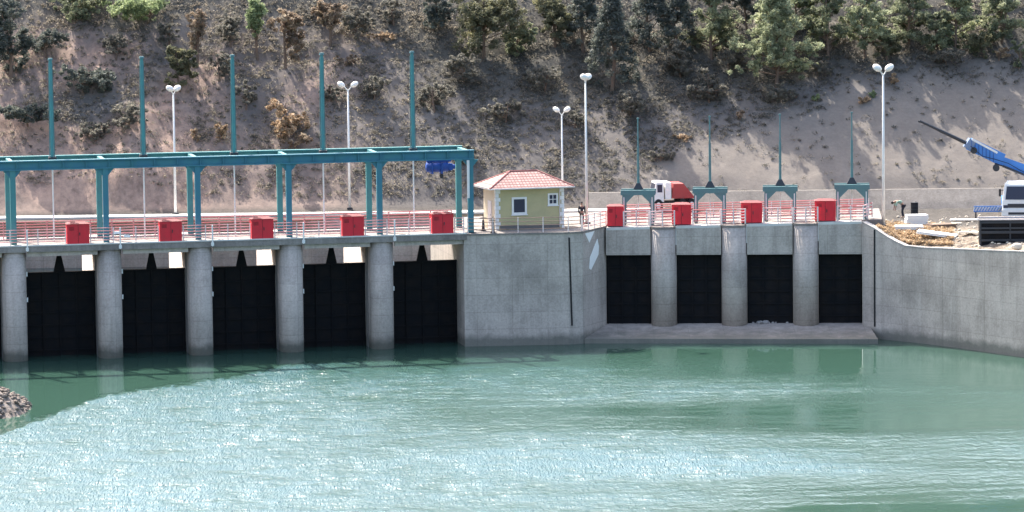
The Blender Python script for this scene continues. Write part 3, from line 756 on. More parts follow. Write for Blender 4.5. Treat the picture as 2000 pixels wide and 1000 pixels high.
for i, (a0, a1) in enumerate(bays):
    c_ = (a0+a1)/2; wd = a1-a0
    if first is None: first = make_gate(3.3, 6.14, SILL, False, 'intake_gate', 'gate', 'black gates of the right intake'); t = first
    else: t = copy_thing(first, (0,0,0))
    t.location = FR.P(c_, 1.2); t.rotation_euler = (0, 0, FRr); t.scale = (wd/3.3, 1, 1); t['label'] = gl[i]
    b = thing('breast_wall', wl[i], 'wall', FR.P(c_, 0), FRr, 'wall strips over the intake gates')
    z1 = deckR(c_)
    a = MB(); a.hexa([(-wd/2+.002,0.5,6.15),(wd/2-.002,0.5,6.15),(wd/2-.002,1.6,6.15),(-wd/2+.002,1.6,6.15)],
                     [(-wd/2+.002,0.5,deckR(a0)-.15),(wd/2-.002,0.5,deckR(a1)-.15),(wd/2-.002,1.6,deckR(a1)-.15),(-wd/2+.002,1.6,deckR(a0)-.15)])
    a.build('panel', M['conc_dry'], b)
    a = MB(); a.hexa([(-wd/2+.03,.5,deckR(a0)-.147),(wd/2-.03,.5,deckR(a1)-.147),(wd/2-.03,1.7,deckR(a1)-.147),(-wd/2+.03,1.7,deckR(a0)-.147)],
                     [(-wd/2+.03,.5,deckR(a0)+.03),(wd/2-.03,.5,deckR(a1)+.03),(wd/2-.03,1.7,deckR(a1)+.03),(-wd/2+.03,1.7,deckR(a0)+.03)])
    a.build('kerb', M['coping'], b)
# intake deck
t = thing('intake_deck', 'concrete deck slab of the right intake behind the teal portal frames', 'deck', FR.P(0, 0), FRr)
a = MB(); e1 = endu+1.5
a.hexa([(0.0,1.72,7.4),(e1,1.72,7.4),(e1,13,7.4),(0.0,13,7.4)], [(0.0,1.72,deckR(0)),(e1,1.72,deckR(e1)),(e1,13,deckR(e1)-.1),(0.0,13,deckR(0)-.05)])
a.build('slab', M['conc_deck'], t)
# sill / apron
A0 = at_z(1150, 668, 0); A1 = at_z(1715, 672, 0)
t = thing('apron_sill', 'low sloping concrete sill at the foot of the right intake gates', 'sill')
q = [FR.P(-0.3, 4.0), FR.P(endu+.6, 4.0)]; w0 = FR.P(-.05, 1.2); w1 = FR.P(endu+.4, 1.0)
n0 = FR.P(-.02, 0); n1 = FR.P(endu+.3, -.3)
pt = [(B2.x+.05, B2.y+.02), (A1.x, A1.y), (w1.x, w1.y), (q[1].x, q[1].y), (q[0].x, q[0].y), (w0.x+.02, w0.y)]
a = MB(); a.prism(pt, -2.5, 0, [0.36, 0.36, SILL, SILL, SILL, SILL]); a.build('slab', M['conc'], t)
a = MB()
rg = random.Random(4)
for i in range(40):
    s = rg.gauss(0, .5); c0 = FR.P(FR.hit(1.3, 1492, 632)[0]+s, 1.2+rg.uniform(-.25, .3), SILL+.02+.14*math.exp(-s*s*3)*rg.random())
    a.ellipsoid(c0, (.16*rg.uniform(.5, 1), .15, .09), 6, 4)
tag(a.build('rubble_heap', M['conc_far']), 'small pale heap of rubble at the foot of the third intake gate', 'rubble')

# ------------------------------------------------------------------ curved wing wall on the right
wl_pts = [(1684, 655), (1708, 661.5), (1727, 663.3), (1747, 665.3), (1768, 667.5), (1800, 671), (1870, 680), (1940, 690), (2010, 700), (2120, 716), (2400, 750)]
# depth comes from the waterline, height from the crest
base = [FR.P(endu+.002, .15)] + [at_z(px, py, 0) for px, py in wl_pts[1:]]
crest_at = [435, 447, 460, 472, 481.5, 485, 488, 491, 493.5, 496, 503]
crest_px = [at_y(q[0], c_, b_.y).z for q, c_, b_ in zip(wl_pts, crest_at, base)]
t = thing('wing_wall', 'long curved grey concrete wall on the right, dropping from the deck', 'wall')
th = 0.6
def offs(pts, d):
    out = []
    for i, p in enumerate(pts):
        a_ = pts[max(0, i-1)]; b_ = pts[min(len(pts)-1, i+1)]; tn = (b_-a_); tn.z = 0; tn.normalize()
        out.append(Vector((p.x, p.y, 0)) + Vector((-tn.y, tn.x, 0))*d)
    return out
back = offs(base, th)
a = MB(); n = len(base)
# densify so the wall curves
vs = []
for i in range(n):
    f, k = base[i], back[i]; h = crest_px[i]
    vs += [(f.x, f.y, -2.5), (f.x, f.y, h), (k.x, k.y, h), (k.x, k.y, -2.5)]
fs = []
for i in range(n-1):
    for e in range(4): fs.append((4*i+e, 4*i+(e+1)%4, 4*i+4+(e+1)%4, 4*i+4+e))
fs += [(0,1,2,3), (4*n-1, 4*n-2, 4*n-3, 4*n-4)]
a.add(vs, fs); a.build('wall', M['conc'], t)
a = MB(); vs = []
bf = offs(base, -0.03); bk = offs(base, th*0.75)
for i in range(n):
    h = crest_px[i]; vs += [(bf[i].x, bf[i].y, h+.003), (bf[i].x, bf[i].y, h+.09), (bk[i].x, bk[i].y, h+.09), (bk[i].x, bk[i].y, h+.003)]
a.add(vs, fs); a.build('coping', M['conc_far'], t)
d0 = base[1]; d1 = d0 + Vector((0,0,0))
q0 = at_y(1708, 470, base[1].y-0.06); q1 = at_y(1710, 655, base[1].y-.06)
a = MB(); a.beam((q0.x, q0.y, 8.1), (q0.x, q0.y, 0.9), .12, .05); a.build('joint_strip', M['black'], t)

# ground behind the wing wall
gm, nt, b = base_mat('trodden_earth', 0.95, 0, .1)
n1 = noise_node(nt, 1.1, 7, .7); n2 = noise_node(nt, 6, 5, .7)
c = ramp(nt, n1, [(0.35, (0.10, 0.08, 0.062)), (0.5, (0.20, 0.165, 0.13)), (0.68, (0.38, 0.33, 0.27))])
sp_ = nt.nodes.new('ShaderNodeSeparateXYZ'); nt.links.new(nt.nodes.new('ShaderNodeNewGeometry').outputs['Position'], sp_.inputs[0])
gr_ = nt.nodes.new('ShaderNodeMapRange'); gr_.inputs['From Min'].default_value = 306.5; gr_.inputs['From Max'].default_value = 309.5
nt.links.new(math_n(nt, 'ADD', sp_.outputs[1], math_n(nt, 'MULTIPLY', n1, 3.0)), gr_.inputs['Value'])
c = mix(nt, gr_.outputs[0], c, ramp(nt, n1, [(0.3, (0.06, 0.055, 0.05)), (0.7, (0.105, 0.095, 0.085))]))
c = mix(nt, .5, c, ramp(nt, n2, [(0.3, .25), (0.7, .75)]), 'OVERLAY'); nt.links.new(c, b.inputs['Base Color']); bump(nt, b, n2, .8, .08)
a = MB(); W2 = offs(base, th+.01)
gx0 = FR.P(endu+1.0, 13)
rows = 26; cols = []
for i in range(n):
    f = W2[i]; col_ = []
    tgt = Vector((f.x + (0.5 if i > 0 else 0), 323.5, 0))
    for j in range(rows+1):
        s = j/rows; p = f.lerp(tgt, s); h = crest_px[i]*(1-smooth(0, .25, s)) + 7.75*smooth(0, .25, s)
        h = h - 0.06 + 0.16*noise.noise(Vector((p.x*.9, p.y*.9, 0)))*smooth(0, .1, s)
        h = h*(1-smooth(.7, 1, s)) + 8.17*smooth(.7, 1, s)
        col_.append((p.x, p.y, h))
    cols.append(col_)
# refine across by interpolation
fine = []
for i in range(n-1):
    for k in range(10):
        s = k/10; fine.append([tuple(Vector(cols[i][j]).lerp(Vector(cols[i+1][j]), s)) for j in range(rows+1)])
fine.append(cols[-1])
vs = []
for i, cc in enumerate(fine):
    for (x, y, z) in cc: vs.append((x, y, z + (0.10*noise.noise(Vector((x*2, y*2, 1))) if 0 < i else 0)))
fs = [(i*(rows+1)+j, (i+1)*(rows+1)+j, (i+1)*(rows+1)+j+1, i*(rows+1)+j+1) for i in range(len(fine)-1) for j in range(rows)]
a.add(vs, fs); o = a.build('bare_ground', gm, None, True); tag(o, None, kind='structure')
YV = np.array(vs)
def yard_z(x, y):
    return float(YV[np.argmin((YV[:, 0]-x)**2 + (YV[:, 1]-y)**2), 2])
def yard(px, py):
    """first point of the bare ground seen through a pixel"""
    d = ray(px, py); t = (8.5-CAM_H)/d.z
    for _ in range(60):
        q = CAM + d*t; z = yard_z(q.x, q.y)
        if q.z <= z: break
        t += 0.35
    return Vector((q.x, q.y, z))

# low retaining wall at the foot of the slope, right
M['low_wall'] = concrete('weathered_low_wall', (0.17, 0.152, 0.135), (0.125, 0.112, 0.10), (0.235, 0.21, 0.185), False, False)
t = thing('retaining_wall', 'low pale grey retaining wall along the foot of the right slope', 'wall')
a = MB(); x0 = at_z(1150, 404, 8.2).x; 
a.hexa([(x0, 320.2, 7.9), (90, 318.4, 7.9), (90, 320.7, 7.9), (x0, 322.5, 7.9)], [(x0, 322.0, 9.35), (90, 320.2, 9.5), (90, 320.7, 9.5), (x0, 322.5, 9.35)])
a.build('wall', M['low_wall'], t)

# ------------------------------------------------------------------ gantry over the left weir
gz0, gz1 = 13.72, 14.42
gfr = thing('gantry_frame', 'long teal steel gantry standing over the left weir deck', 'gantry', FL.P(0, 0), FL.rot)
leg_px = [-155, 26, 207, 387, 565, 742, 920]
legs = [FL.hit(0.45, p, 400)[0] for p in leg_px]
GB = 5.2
for i, u in enumerate(legs):
    a = MB(); a.box(u-.2, u+.2, .45, .80, DECK, gz0-.003); a.build('front_leg', M['teal_blue'] if i not in (1,) else M['teal'], gfr)
    a = MB(); a.box(u-.2, u+.2, GB, GB+.35, DECK, gz0-.003); a.build('rear_leg', M['teal'], gfr)
    a = MB(); a.box(u-.15, u+.15, .85, GB-.03, gz0+.1, gz1-.1); a.build('cross_beam', M['teal'], gfr)
    a = MB(); a.box(u-.32, u+.32, .33, .92, DECK+.005, DECK+.06); a.build('foot_plate', M['steel_dark'], gfr)
    for v_, mm in ((.44, 'teal_blue'), (GB+.0, 'teal')):
        for s_ in (-1, 1):
          a = MB(); a.hexa([(u+s_*.203, v_+.1, gz0-.5), (u+s_*.215, v_+.1, gz0-.5), (u+s_*.215, v_+.2, gz0-.5), (u+s_*.203, v_+.2, gz0-.5)], [(u+s_*.203, v_+.1, gz0-.005), (u+s_*.62, v_+.1, gz0-.005), (u+s_*.62, v_+.2, gz0-.005), (u+s_*.203, v_+.2, gz0-.005)])
          a.build('gusset', M[mm], gfr)
for v, mt in ((.38, 'teal_blue'), (GB-.05, 'teal')):
    a = MB(); ua, ub = legs[0]-4, legs[-1]+.28
    a.box(ua, ub, v, v+.46, gz1-.09, gz1); a.box(ua, ub, v, v+.46, gz0, gz0+.09); a.box(ua, ub, v+.19, v+.27, gz0+.093, gz1-.093)
    k = ua+1
    while k < ub: a.box(k-.03, k+.03, v+.02, v+.185, gz0+.095, gz1-.095); k += 1.65
    a.build('long_beam', M[mt], gfr)
a = MB(); a.tube(FL.P(0,0)*0 + Vector((legs[-1]-.20, .34, gz0-.05)), Vector((legs[-1]-.20, .34, DECK+2.6)), .10, .09, 8); a.build('pale_conduit', M['white'], gfr)

mast_px = [-79, 99, 277, 454, 628, 804]
ml = ['tall teal gate mast cut by the left edge', 'leftmost tall teal mast on the gantry', 'second tall teal mast from the left, left of the left lamp post', 'third tall teal mast from the left on the gantry',
      'fourth tall teal mast on the gantry, left of the twin lamp', 'rightmost tall teal mast on the gantry, nearest the blue hoist']
m0 = None
for i, px in enumerate(mast_px):
    u = FL.hit(GV, px+3, 300)[0]
    if m0 is None:
        m0 = thing('gate_mast', ml[0], 'mast', FL.P(u, GV, gz1-.25), FL.rot, 'tall masts on the gantry')
        a = MB(); a.tube((0,0,0), (0,0,7.3), .12, .12, 10); a.build('stem_tube', M['teal'], m0)
        a = MB()
        for s in (-1, 1): a.beam((s*.17, .05, 0), (s*.12, .05, 7.1), .07, .07)
        a.build('side_bar', M['teal_dull'], m0)
        a = MB(); z = .5
        while z < 7: a.box(-.17, .17, .02, .08, z, z+.05); z += .55
        a.build('rung', M['teal_dull'], m0)
        a = MB(); a.tube((0,0,7.3), (0,0,7.45), .2, .16, 10); a.build('cap', M['teal_dull'], m0)
        a = MB(); a.box(-.28, .28, -.28, .28, 0, .3); a.box(-.6, .6, -2.2, -1.9, -.2, .1) if False else None; a.build('drive_box', M['steel_dark'], m0)
        a = MB(); a.tube((0,0,-8.2+1.55), (0,0,-.02), .055, .055, 8); a.build('lifting_rod', M['white'], m0)
        a = MB(); a.box(-.13, .13, -GV+.9, GB-GV-.06, -.32, -.02); a.build('carrier_beam', M['teal'], m0)
        t = m0
    else: t = copy_thing(m0, FL.P(u, GV, gz1-.25), FL.rot, ml[i])

# blue hoist under the gantry end
u = FL.hit(2.8, 857, 325)[0]
t = thing('chain_hoist', 'blue electric hoist hanging under the right end of the gantry', 'hoist', FL.P(u, 2.8, 13.0), FL.rot)
a = MB(); a.tube((-.95, -.1, .05), (.65, -.1, .05), .36, .36, 14); a.build('drum', M['blue'], t, True)
a = MB(); a.box(-.62, -.5, -.5, .3, -.42, .4); a.box(.66, .98, -.3, .32, -.2, .3); a.tube((.98,-.05,.05),(1.2,-.05,.05),.2,.16,12); a.box(.1, .22, -.5, .3, -.42, .4); a.build('motor_housing', M['blue'], t)
a = MB(); a.tube((.2, 0, -.5), (.2, 0, -.2), .1, .14, 8); a.ellipsoid((.2, 0, -.6), (.16, .07, .2), 8, 5); a.build('hook_block', M['steel_dark'], t)
a = MB(); a.box(-.9, .9, -.18, .18, .42, .56)
for s in (-.6, .6): a.tube((s, -.25, .62), (s, .25, .62), .11, .11, 10)
a.build('trolley', M['blue'], t)
a = MB(); a.box(-.12, .12, -1.95, 2.3, .74, .9); a.build('bridge_beam', M['blue'], t)

# ------------------------------------------------------------------ red boxes
def redbox(name, label, loc, rz, wd, ht, dp, group):
    t = thing(name, label, 'cabinet', loc, rz, group)
    a = MB(); a.box(-wd/2, wd/2, 0, dp, 0.08, ht); a.build('body', M['red'], t)
    a = MB(); e = .06; a.hexa([(-wd/2-e,-e,ht+.003),(wd/2+e,-e,ht+.003),(wd/2+e,dp+e,ht+.003),(-wd/2-e,dp+e,ht+.003)], [(-wd/2+.3,dp/2-.05,ht+.14),(wd/2-.3,dp/2-.05,ht+.14),(wd/2-.3,dp/2+.05,ht+.14),(-wd/2+.3,dp/2+.05,ht+.14)])
    a.build('lid', M['redtop'], t)
    a = MB(); a.box(-wd/2+.05, wd/2-.05, .05, dp-.05, 0, .077); a.build('plinth', M['steel_dark'], t)
    a = MB(); a.box(-.012, .012, -.012, 0.01, .12, ht-.04); a.build('door_seam', M['redtop'], t)
    a = MB(); a.box(.08, .13, -.05, -.002, .7, .92); a.build('door_handle', M['steel_dark'], t)
    for k in range(4):
        a = MB(); a.box(-wd/2+.15, -wd/2+.5, -.018, -.002, ht-.45+k*.07, ht-.42+k*.07); a.build('vent_slot', M['redtop'], t)
    return t
b0 = None; cabu = []
bl = ['leftmost red cabinet on the long deck', 'second red cabinet from the left on the long deck', 'third red cabinet from the left on the long deck',
      'fourth red cabinet from the left, left of the fourth gantry leg pair', 'fifth red cabinet from the left, beside the gantry end']
for i, (px, py) in enumerate(((153, 468), (334, 464), (513, 458), (690, 454), (865, 450))):
    u = FL.hit(-.12, px, py)[0]; cabu.append(u)
    if b0 is None: b0 = redbox('red_cabinet', bl[0], FL.P(u, -.12, DECK+.005), FL.rot, 1.6, 1.52, 1.1, 'red cabinets on the long deck'); t = b0
    else: t = copy_thing(b0, FL.P(u, -.12, DECK+.005), FL.rot, bl[i])
b1 = None
bl = ['red cabinet on the intake deck nearest the house', 'red cabinet on the intake deck in front of the white truck', 'third red cabinet on the intake deck from the house', 'red cabinet on the intake deck nearest the tall right lamp']
for i, (px, py) in enumerate(((1202, 442), (1331, 438), (1468, 434), (1612, 431))):
    u = FR.hit(.9, px, py)[0]
    if b1 is None: b1 = redbox('red_cabinet', bl[0], FR.P(u, .9, deckR(u)+.035), FRr, 1.5, 1.55, 1.0, 'red cabinets on the intake deck'); b1.scale = (.82, 1, 1)
    else: t = copy_thing(b1, FR.P(u, .9, deckR(u)+.035), FRr, bl[i]); t.scale = (1.04, 1, 1) if i > 1 else (.95, 1, 1)

# ------------------------------------------------------------------ teal portals with stems on the intake deck
p0_ = None
pl = ['teal portal frame and stem nearest the house', 'teal portal frame and stem right of the white truck', 'third teal portal frame and stem from the house', 'fourth teal portal frame and stem, nearest the tall right lamp']
for i, px in enumerate((1247, 1387, 1524, 1664)):
    u = FR.hit(3.2, px, 400)[0]
    if p0_ is None:
        t = p0_ = thing('lift_portal', pl[0], 'lifting frame', FR.P(u, 3.2, deckR(u)), FRr, 'portal frames on the intake deck')
        for v in (-.7, .7):
            for s in (-1, 1):
                a = MB(); a.box(s*1.05-.13, s*1.05+.13, v-.1, v+.1, 0, 2.25); a.build('leg', M['teal_dull'], t)
                a = MB(); a.box(s*1.05-.03, s*1.05+.03, v-.125, v-.103, 0.1, 2.1); a.build('white_strip', M['white'], t)  # narrow white strip down the front of each leg
            a = MB(); a.box(-1.3, 1.3, v-.13, v+.13, 2.253, 2.62)
            for s in (-1, 1):       # haunches that make the opening an arch
                a.hexa([(s*.90,v-.1,1.65),(s*.918,v-.1,1.65),(s*.918,v+.1,1.65),(s*.90,v+.1,1.65)], [(s*.30,v-.1,2.25),(s*.918,v-.1,2.25),(s*.918,v+.1,2.25),(s*.30,v+.1,2.25)])
            a.build('header', M['teal_dull'], t)
        a = MB(); a.box(-1.1, 1.1, -.56, .56, 2.35, 2.5); a.build('top_plate', M['teal_dull'], t)
        a = MB(); a.hexa([(-.38,-.25,2.63),(.38,-.25,2.63),(.38,.25,2.63),(-.38,.25,2.63)], [(-.13,-.1,3.1),(.13,-.1,3.1),(.13,.1,3.1),(-.13,.1,3.1)]); a.build('gear_housing', M['steel_dark'], t)
        a = MB(); a.tube((0,0,3.1), (0,0,5.9), .10, .085, 8); a.tube((0,0,5.9), (0,0,7.9), .06, .05, 8); a.tube((0,0,7.9),(0,0,8.0),.09,.09,8); a.build('stem', M['teal_dull'], t)
        a = MB(); a.tube((0,0,0), (0,0,2.3), .035, .035, 6); a.build('lifting_rod', M['white'], t)
    else: copy_thing(p0_, FR.P(u, 3.2, deckR(u)), FRr, pl[i])

# ------------------------------------------------------------------ railings
def railing(name, label, pts, rails, mrail, mpost, step=1.9, rr=.028, pr=.04, h=1.08, extra=()):
    t = thing(name, label, 'railing', pts[0])
    P0 = Vector(pts[0]); pts = [Vector(p)-P0 for p in pts]
    for k in range(rails):
        z = h*(k+1)/rails; a = MB()
        for p, q in zip(pts, pts[1:]): a.tube(p+Vector((0,0,z)), q+Vector((0,0,z)), rr, rr, 6)
        a.build('rail', mrail, t)
    for p, q in zip(pts, pts[1:]):
        n = max(1, round((q-p).length/step))
        for i in range(n+ (1 if q is pts[-1] else 0)):
            c = p.lerp(q, i/n); a = MB(); a.tube(c, c+Vector((0,0,h+.04)), pr, pr, 6); a.build('post', mpost, t)
    return t
ce = [u0-.9] + cabu + [right_end+.9]
rlab = ['front railing panel at the left picture edge', 'front railing panel between the first and second deck cabinets', 'front railing panel between the second and third deck cabinets',
        'front railing panel between the third and fourth deck cabinets', 'front railing panel between the fourth and fifth deck cabinets', 'front railing panel between the fifth deck cabinet and the house block']
for i in range(6):
    railing('deck_railing', rlab[i], [FL.P(ce[i]+.9, -.02, DECK+.1), FL.P(ce[i+1]-.9, -.02, DECK+.1)], 5, M['rail_pale'], M['white_post'], 1.9, .036, .045)
railing('deck_railing', 'red rear railing of the long deck', [FL.P(u0, 5.45, DECK+.1), FL.P(right_end+.1, 5.45, DECK+.1)], 6, M['rail_red'], M['rail_pale'], 1.6, .05, .05, 1.2)
a_ = Vector((B0.x, B0.y, 0)); b_ = Vector((B1.x, B1.y, 0)); c_ = Vector((B2.x, B2.y, 0)); e_ = Vector((S0.x, S0.y, 0))
Z = Vector((0, 0, DECK+.01)); back_ = Vector((0, .18, 0))
railing('block_railing', 'thin brownish railing in front of the small house', [a_+Z+back_+Vector((.3,0,0)), b_+Z+back_, c_+Z+back_+Vector((-.1,0,0))], 4, paint('brown_rail', (.26,.17,.13), .6), M['white_post'], 2.0)
railing('block_railing', 'short red and white railing right of the small house', [c_+Z+back_+Vector((0,.15,0)), e_+Z+back_], 4, M['rail_mix'], M['white_post'], 1.3)
# intake deck: short panels between the boxes, front and rear
ul = [1270, 1322, 1357, 1408, 1440, 1462, 1490, 1548, 1580, 1636, 1700]
fr = lambda u, v: FR.P(u, v, deckR(u)+.1)
uu = lambda px, v=1.4: FR.hit(v, px, 430)[0]
railing('intake_railing', 'front railing panel right of the first intake cabinet', [fr(uu(1219), .62), fr(uu(1268), .62)], 4, M['rail_mix'], M['white_post'], 1.0, .046, .055)
railing('intake_railing', 'front railing panel on the first intake pier', [fr(uu(1270)+.05, .25), fr(uu(1318), .25)], 5, M['rail_mix'], M['white_post'], 1.0, .046, .055)
railing('intake_railing', 'front railing panel right of the second intake cabinet', [fr(uu(1354), .62), fr(uu(1407), .62)], 4, M['rail_mix'], M['white_post'], 1.0, .046, .055)
railing('intake_railing', 'front railing panel on the second intake pier', [fr(uu(1409)+.05, .25), fr(uu(1456), .25)], 5, M['rail_mix'], M['white_post'], 1.0, .046, .055)
railing('intake_railing', 'front railing panel right of the third intake cabinet', [fr(uu(1492), .62), fr(uu(1547), .62)], 4, M['rail_mix'], M['white_post'], 1.0, .046, .055)
railing('intake_railing', 'front railing panel on the third intake pier', [fr(uu(1549)+.05, .25), fr(uu(1597), .25)], 5, M['rail_mix'], M['white_post'], 1.0, .046, .055)
railing('intake_railing', 'front railing panel right of the fourth intake cabinet', [fr(uu(1636), .62), fr(uu(1686), .62), fr(uu(1704), 3.0)], 4, M['rail_mix'], M['white_post'], 1.0, .046, .055)
railing('intake_railing', 'long red rear railing of the intake deck', [FR.P(.5, 8.2, deckR(0)), FR.P(endu+.6, 8.2, deckR(endu)-.05)], 6, M['rail_red'], M['white_post'], 1.5, .05, .05)
# posts fixed to the deck face beside each pier
first = None
hl = ['white post on the deck face at the leftmost pier', 'white post on the deck face at the second pier, by the floodlights', 'white post on the deck face at the third pier', 'white post on the deck face at the fourth pier', 'white post on the deck face at the fifth pier, left of the last red cabinet']
for i, px in enumerate((53, 235, 415, 593, 771)):
    u = FL.hit(-.18, px, 470)[0]
    if first is None:
        first = thing('edge_post', hl[0], 'post', FL.P(u, -.2, DECK-.35), FL.rot, 'white posts on the deck face')
        a = MB(); a.box(-.05, .05, -.05, .03, 0, 1.55); a.build('upright', M['white'], first)
        a = MB(); a.box(-.11, .11, -.02, .035, .03, .28); a.build('fixing_plate', M['white'], first)
    else: copy_thing(first, FL.P(u, -.2, DECK-.35), FL.rot, hl[i])
u = FL.hit(.0, 234, 460)[0]
t = thing('floodlight', 'pair of small white floodlights clamped to the left deck railing', 'lamp', FL.P(u, -.02, DECK+.35), FL.rot)
a = MB(); a.tube((0,-.05,0), (0,-.05,.5), .03, .03, 6); a.tube((-.2,-.05,.42), (.6,-.05,.2), .025, .025, 6); a.build('arm', M['white'], t)
a = MB(); a.hexa([(-.45,-.35,.38),(.0,-.35,.42),(.0,.1,.42),(-.45,.1,.38)], [(-.4,-.3,.55),(-.04,-.3,.55),(-.04,.05,.55),(-.4,.05,.55)]); a.build('lamp_head', M['white'], t)
a = MB(); a.hexa([(.25,-.35,.16),(.75,-.35,.12),(.75,.1,.12),(.25,.1,.16)], [(.3,-.3,.33),(.7,-.3,.28),(.7,.05,.28),(.3,.05,.33)]); a.build('lamp_head', M['white'], t)

# ------------------------------------------------------------------ lamp posts
def lamp(label, loc, H, sp, tilt, s=1.0, rz=0.0):
    t = thing('lamp_post', label, 'street lamp', loc, rz, 'white twin lamp posts')
    a = MB(); a.tube((0,0,0), (0,0,H), .11*s, .06*s, 10); a.build('pole', M['white'], t, True)
    a = MB(); a.box(-.2, .2, -.2, .2, 0, .12); a.build('base_plate', M['steel_dark'], t)
    for k in (-1, 1):
        a = MB(); a.tube((0,0,H-.05), (k*sp*.55, 0, H+.28*s), .045*s, .04*s, 8); a.build('arm', M['white'], t)
        rot = Matrix.Rotation(-k*tilt, 3, 'Y')
        a = MB(); a.ellipsoid((k*sp, -.05, H+.45*s), (.33*s, .32*s, .22*s), 12, 8, rot); a.build('lamp_head', M['white'], t, True)
    return t
def lamp_at(label, px, py_top, py_base, z, sp, s=1.0, rz=0.0):
    p = at_z(px, py_base, z); q = at_y(px, py_top, p.y)
    lamp(label, (p.x, p.y, z), q.z - z, sp, .55, s, rz)
lamp_at('white twin lamp post between the second and third masts', 343, 184, 419, DECK, .33, 1.0, R(35))
lamp_at('white twin lamp post with spread heads between the fourth and fifth masts', 683, 176, 408, DECK, .52)
lamp_at('short far twin lamp post rising behind the small house', 1099, 224, 411, 8.2, .42, .9)
lamp_at('white lamp post right of the small house', 1146, 162, 437, DECK, .24, 1.0, R(55))
p = FR.P(endu+1.3, 3.8); pp = at_y(1725, 146, p.y)
lamp('tallest bright lamp post at the right end of the intake deck', (pp.x, p.y, 7.9), pp.z-7.9, .45, .6, 1.15)

# ------------------------------------------------------------------ control house
hp = at_z(969, 450, DECK)
HA = 17.0
t = thing('control_house', 'small olive control house with red tiled hip roof', 'house', (hp.x, hp.y, DECK+.004), R(HA))
WX, WY, WH = 5.25, 3.1, 3.02
a = MB(); a.box(0, WX, 0, WY, 0, WH); wall = a.build('wall', M['olive'], t)
a = MB(); a.box(-.02, -.001, .02, WY-.02, 0.02, WH-.02); a.build('side_wall', M['cream'], t)
ov = .62
e = [(-ov, -ov), (WX+ov, -ov), (WX+ov, WY+ov), (-ov, WY+ov)]
rz0 = WH+.12; rzt = WH+1.2; r0, r1 = (WX*.5-1.05, WY/2), (WX*.5+1.05, WY/2)
a = MB(); a.add([(x, y, rz0) for x, y in e] + [(r0[0], r0[1], rzt), (r1[0], r1[1], rzt)], [(0,1,5,4), (1,2,5), (2,3,4,5), (3,0,4), (3,2,1,0)])
roof = a.build('roof', M['tiles'], t)
a = MB()
for p, q in (((e[0][0], e[0][1], rz0), (*r0, rzt)), ((e[1][0], e[1][1], rz0), (*r1, rzt)), ((e[2][0], e[2][1], rz0), (*r1, rzt)), ((e[3][0], e[3][1], rz0), (*r0, rzt)), ((*r0, rzt), (*r1, rzt))):
    a.tube(p, q, .065, .065, 6)
a.build('ridge_tiles', M['tile_ridge'], roof)
a = MB(); a.box(-ov+.02, WX+ov-.02, -ov+.02, WY+ov-.02, WH+.003, rz0-.003); a.build('eaves', M['white'], t)
# windows in their frames
def window(x0, x1, z0, z1, fw):
    w = MB()
    w.box(x0, x1, -.06, -.002, z0, z0+fw); w.box(x0, x1, -.06, -.002, z1-fw, z1); w.box(x0, x0+fw, -.06, -.002, z0+fw, z1-fw); w.box(x1-fw, x1, -.06, -.002, z0+fw, z1-fw)
    fr_ = w.build('window', M['white'], t)
    g = MB(); g.box(x0+fw, x1-fw, -.02, -.003, z0+fw, z1-fw); g.build('pane', M['glass'], fr_)
    s = MB(); s.box(x0-.05, x1+.05, -.12, -.002, z0-.07, z0-.003); s.build('sill', M['white'], fr_)
    return fr_
window(1.22, 2.38, 1.12, 2.40, .15)
wb = window(4.02, 4.80, 1.72, 2.60, .12)
g = MB(); xm = 4.41; g.box(xm-.025, xm+.025, -.045, -.021, 1.84, 2.48); g.box(4.14, 4.68, -.045, -.021, 2.13, 2.18); g.build('muntin', M['white'], wb)
a = MB()
for z in range(10):
    l = .34 if z % 2 else .22
    a.box(-.035, l, -.035, -.002, z*.3+.01, z*.3+.29); a.box(WX-l*.8, WX+.035, -.035, -.002, z*.3+.01, z*.3+.29)
    a.box(-.035, -.021, -.0015, l*.8, z*.3+.01, z*.3+.29)
a.build('quoins', M['white'], t)
a = MB(); a.box(-ov-.06, WX+ov+.06, -ov-.09, -ov-.002, rz0-.10, rz0-.02); a.build('gutter', M['white_post'], t)
a = MB(); a.tube((WX-.32, -.07, .1), (WX-.32, -.07, WH-.05), .04, .04, 8); a.tube((WX-.32, -.07, WH-.05), (WX-.32, -ov-.04, rz0-.06), .04, .04, 8); a.build('downpipe', M['white_post'], t)
a = MB(); a.box(0.3, WX-.3, -.012, -.002, .02, .32); a.build('plinth_band', M['conc_dark'], t)
a = MB(); a.box(-.06, -.021, 1.0, 1.9, .02, 2.1); dr = a.build('door', M['white_post'], t)
a = MB(); a.ellipsoid((-.09, 1.12, 1.05), (.04, .04, .04), 8, 5); a.build('handle', M['steel_dark'], dr)

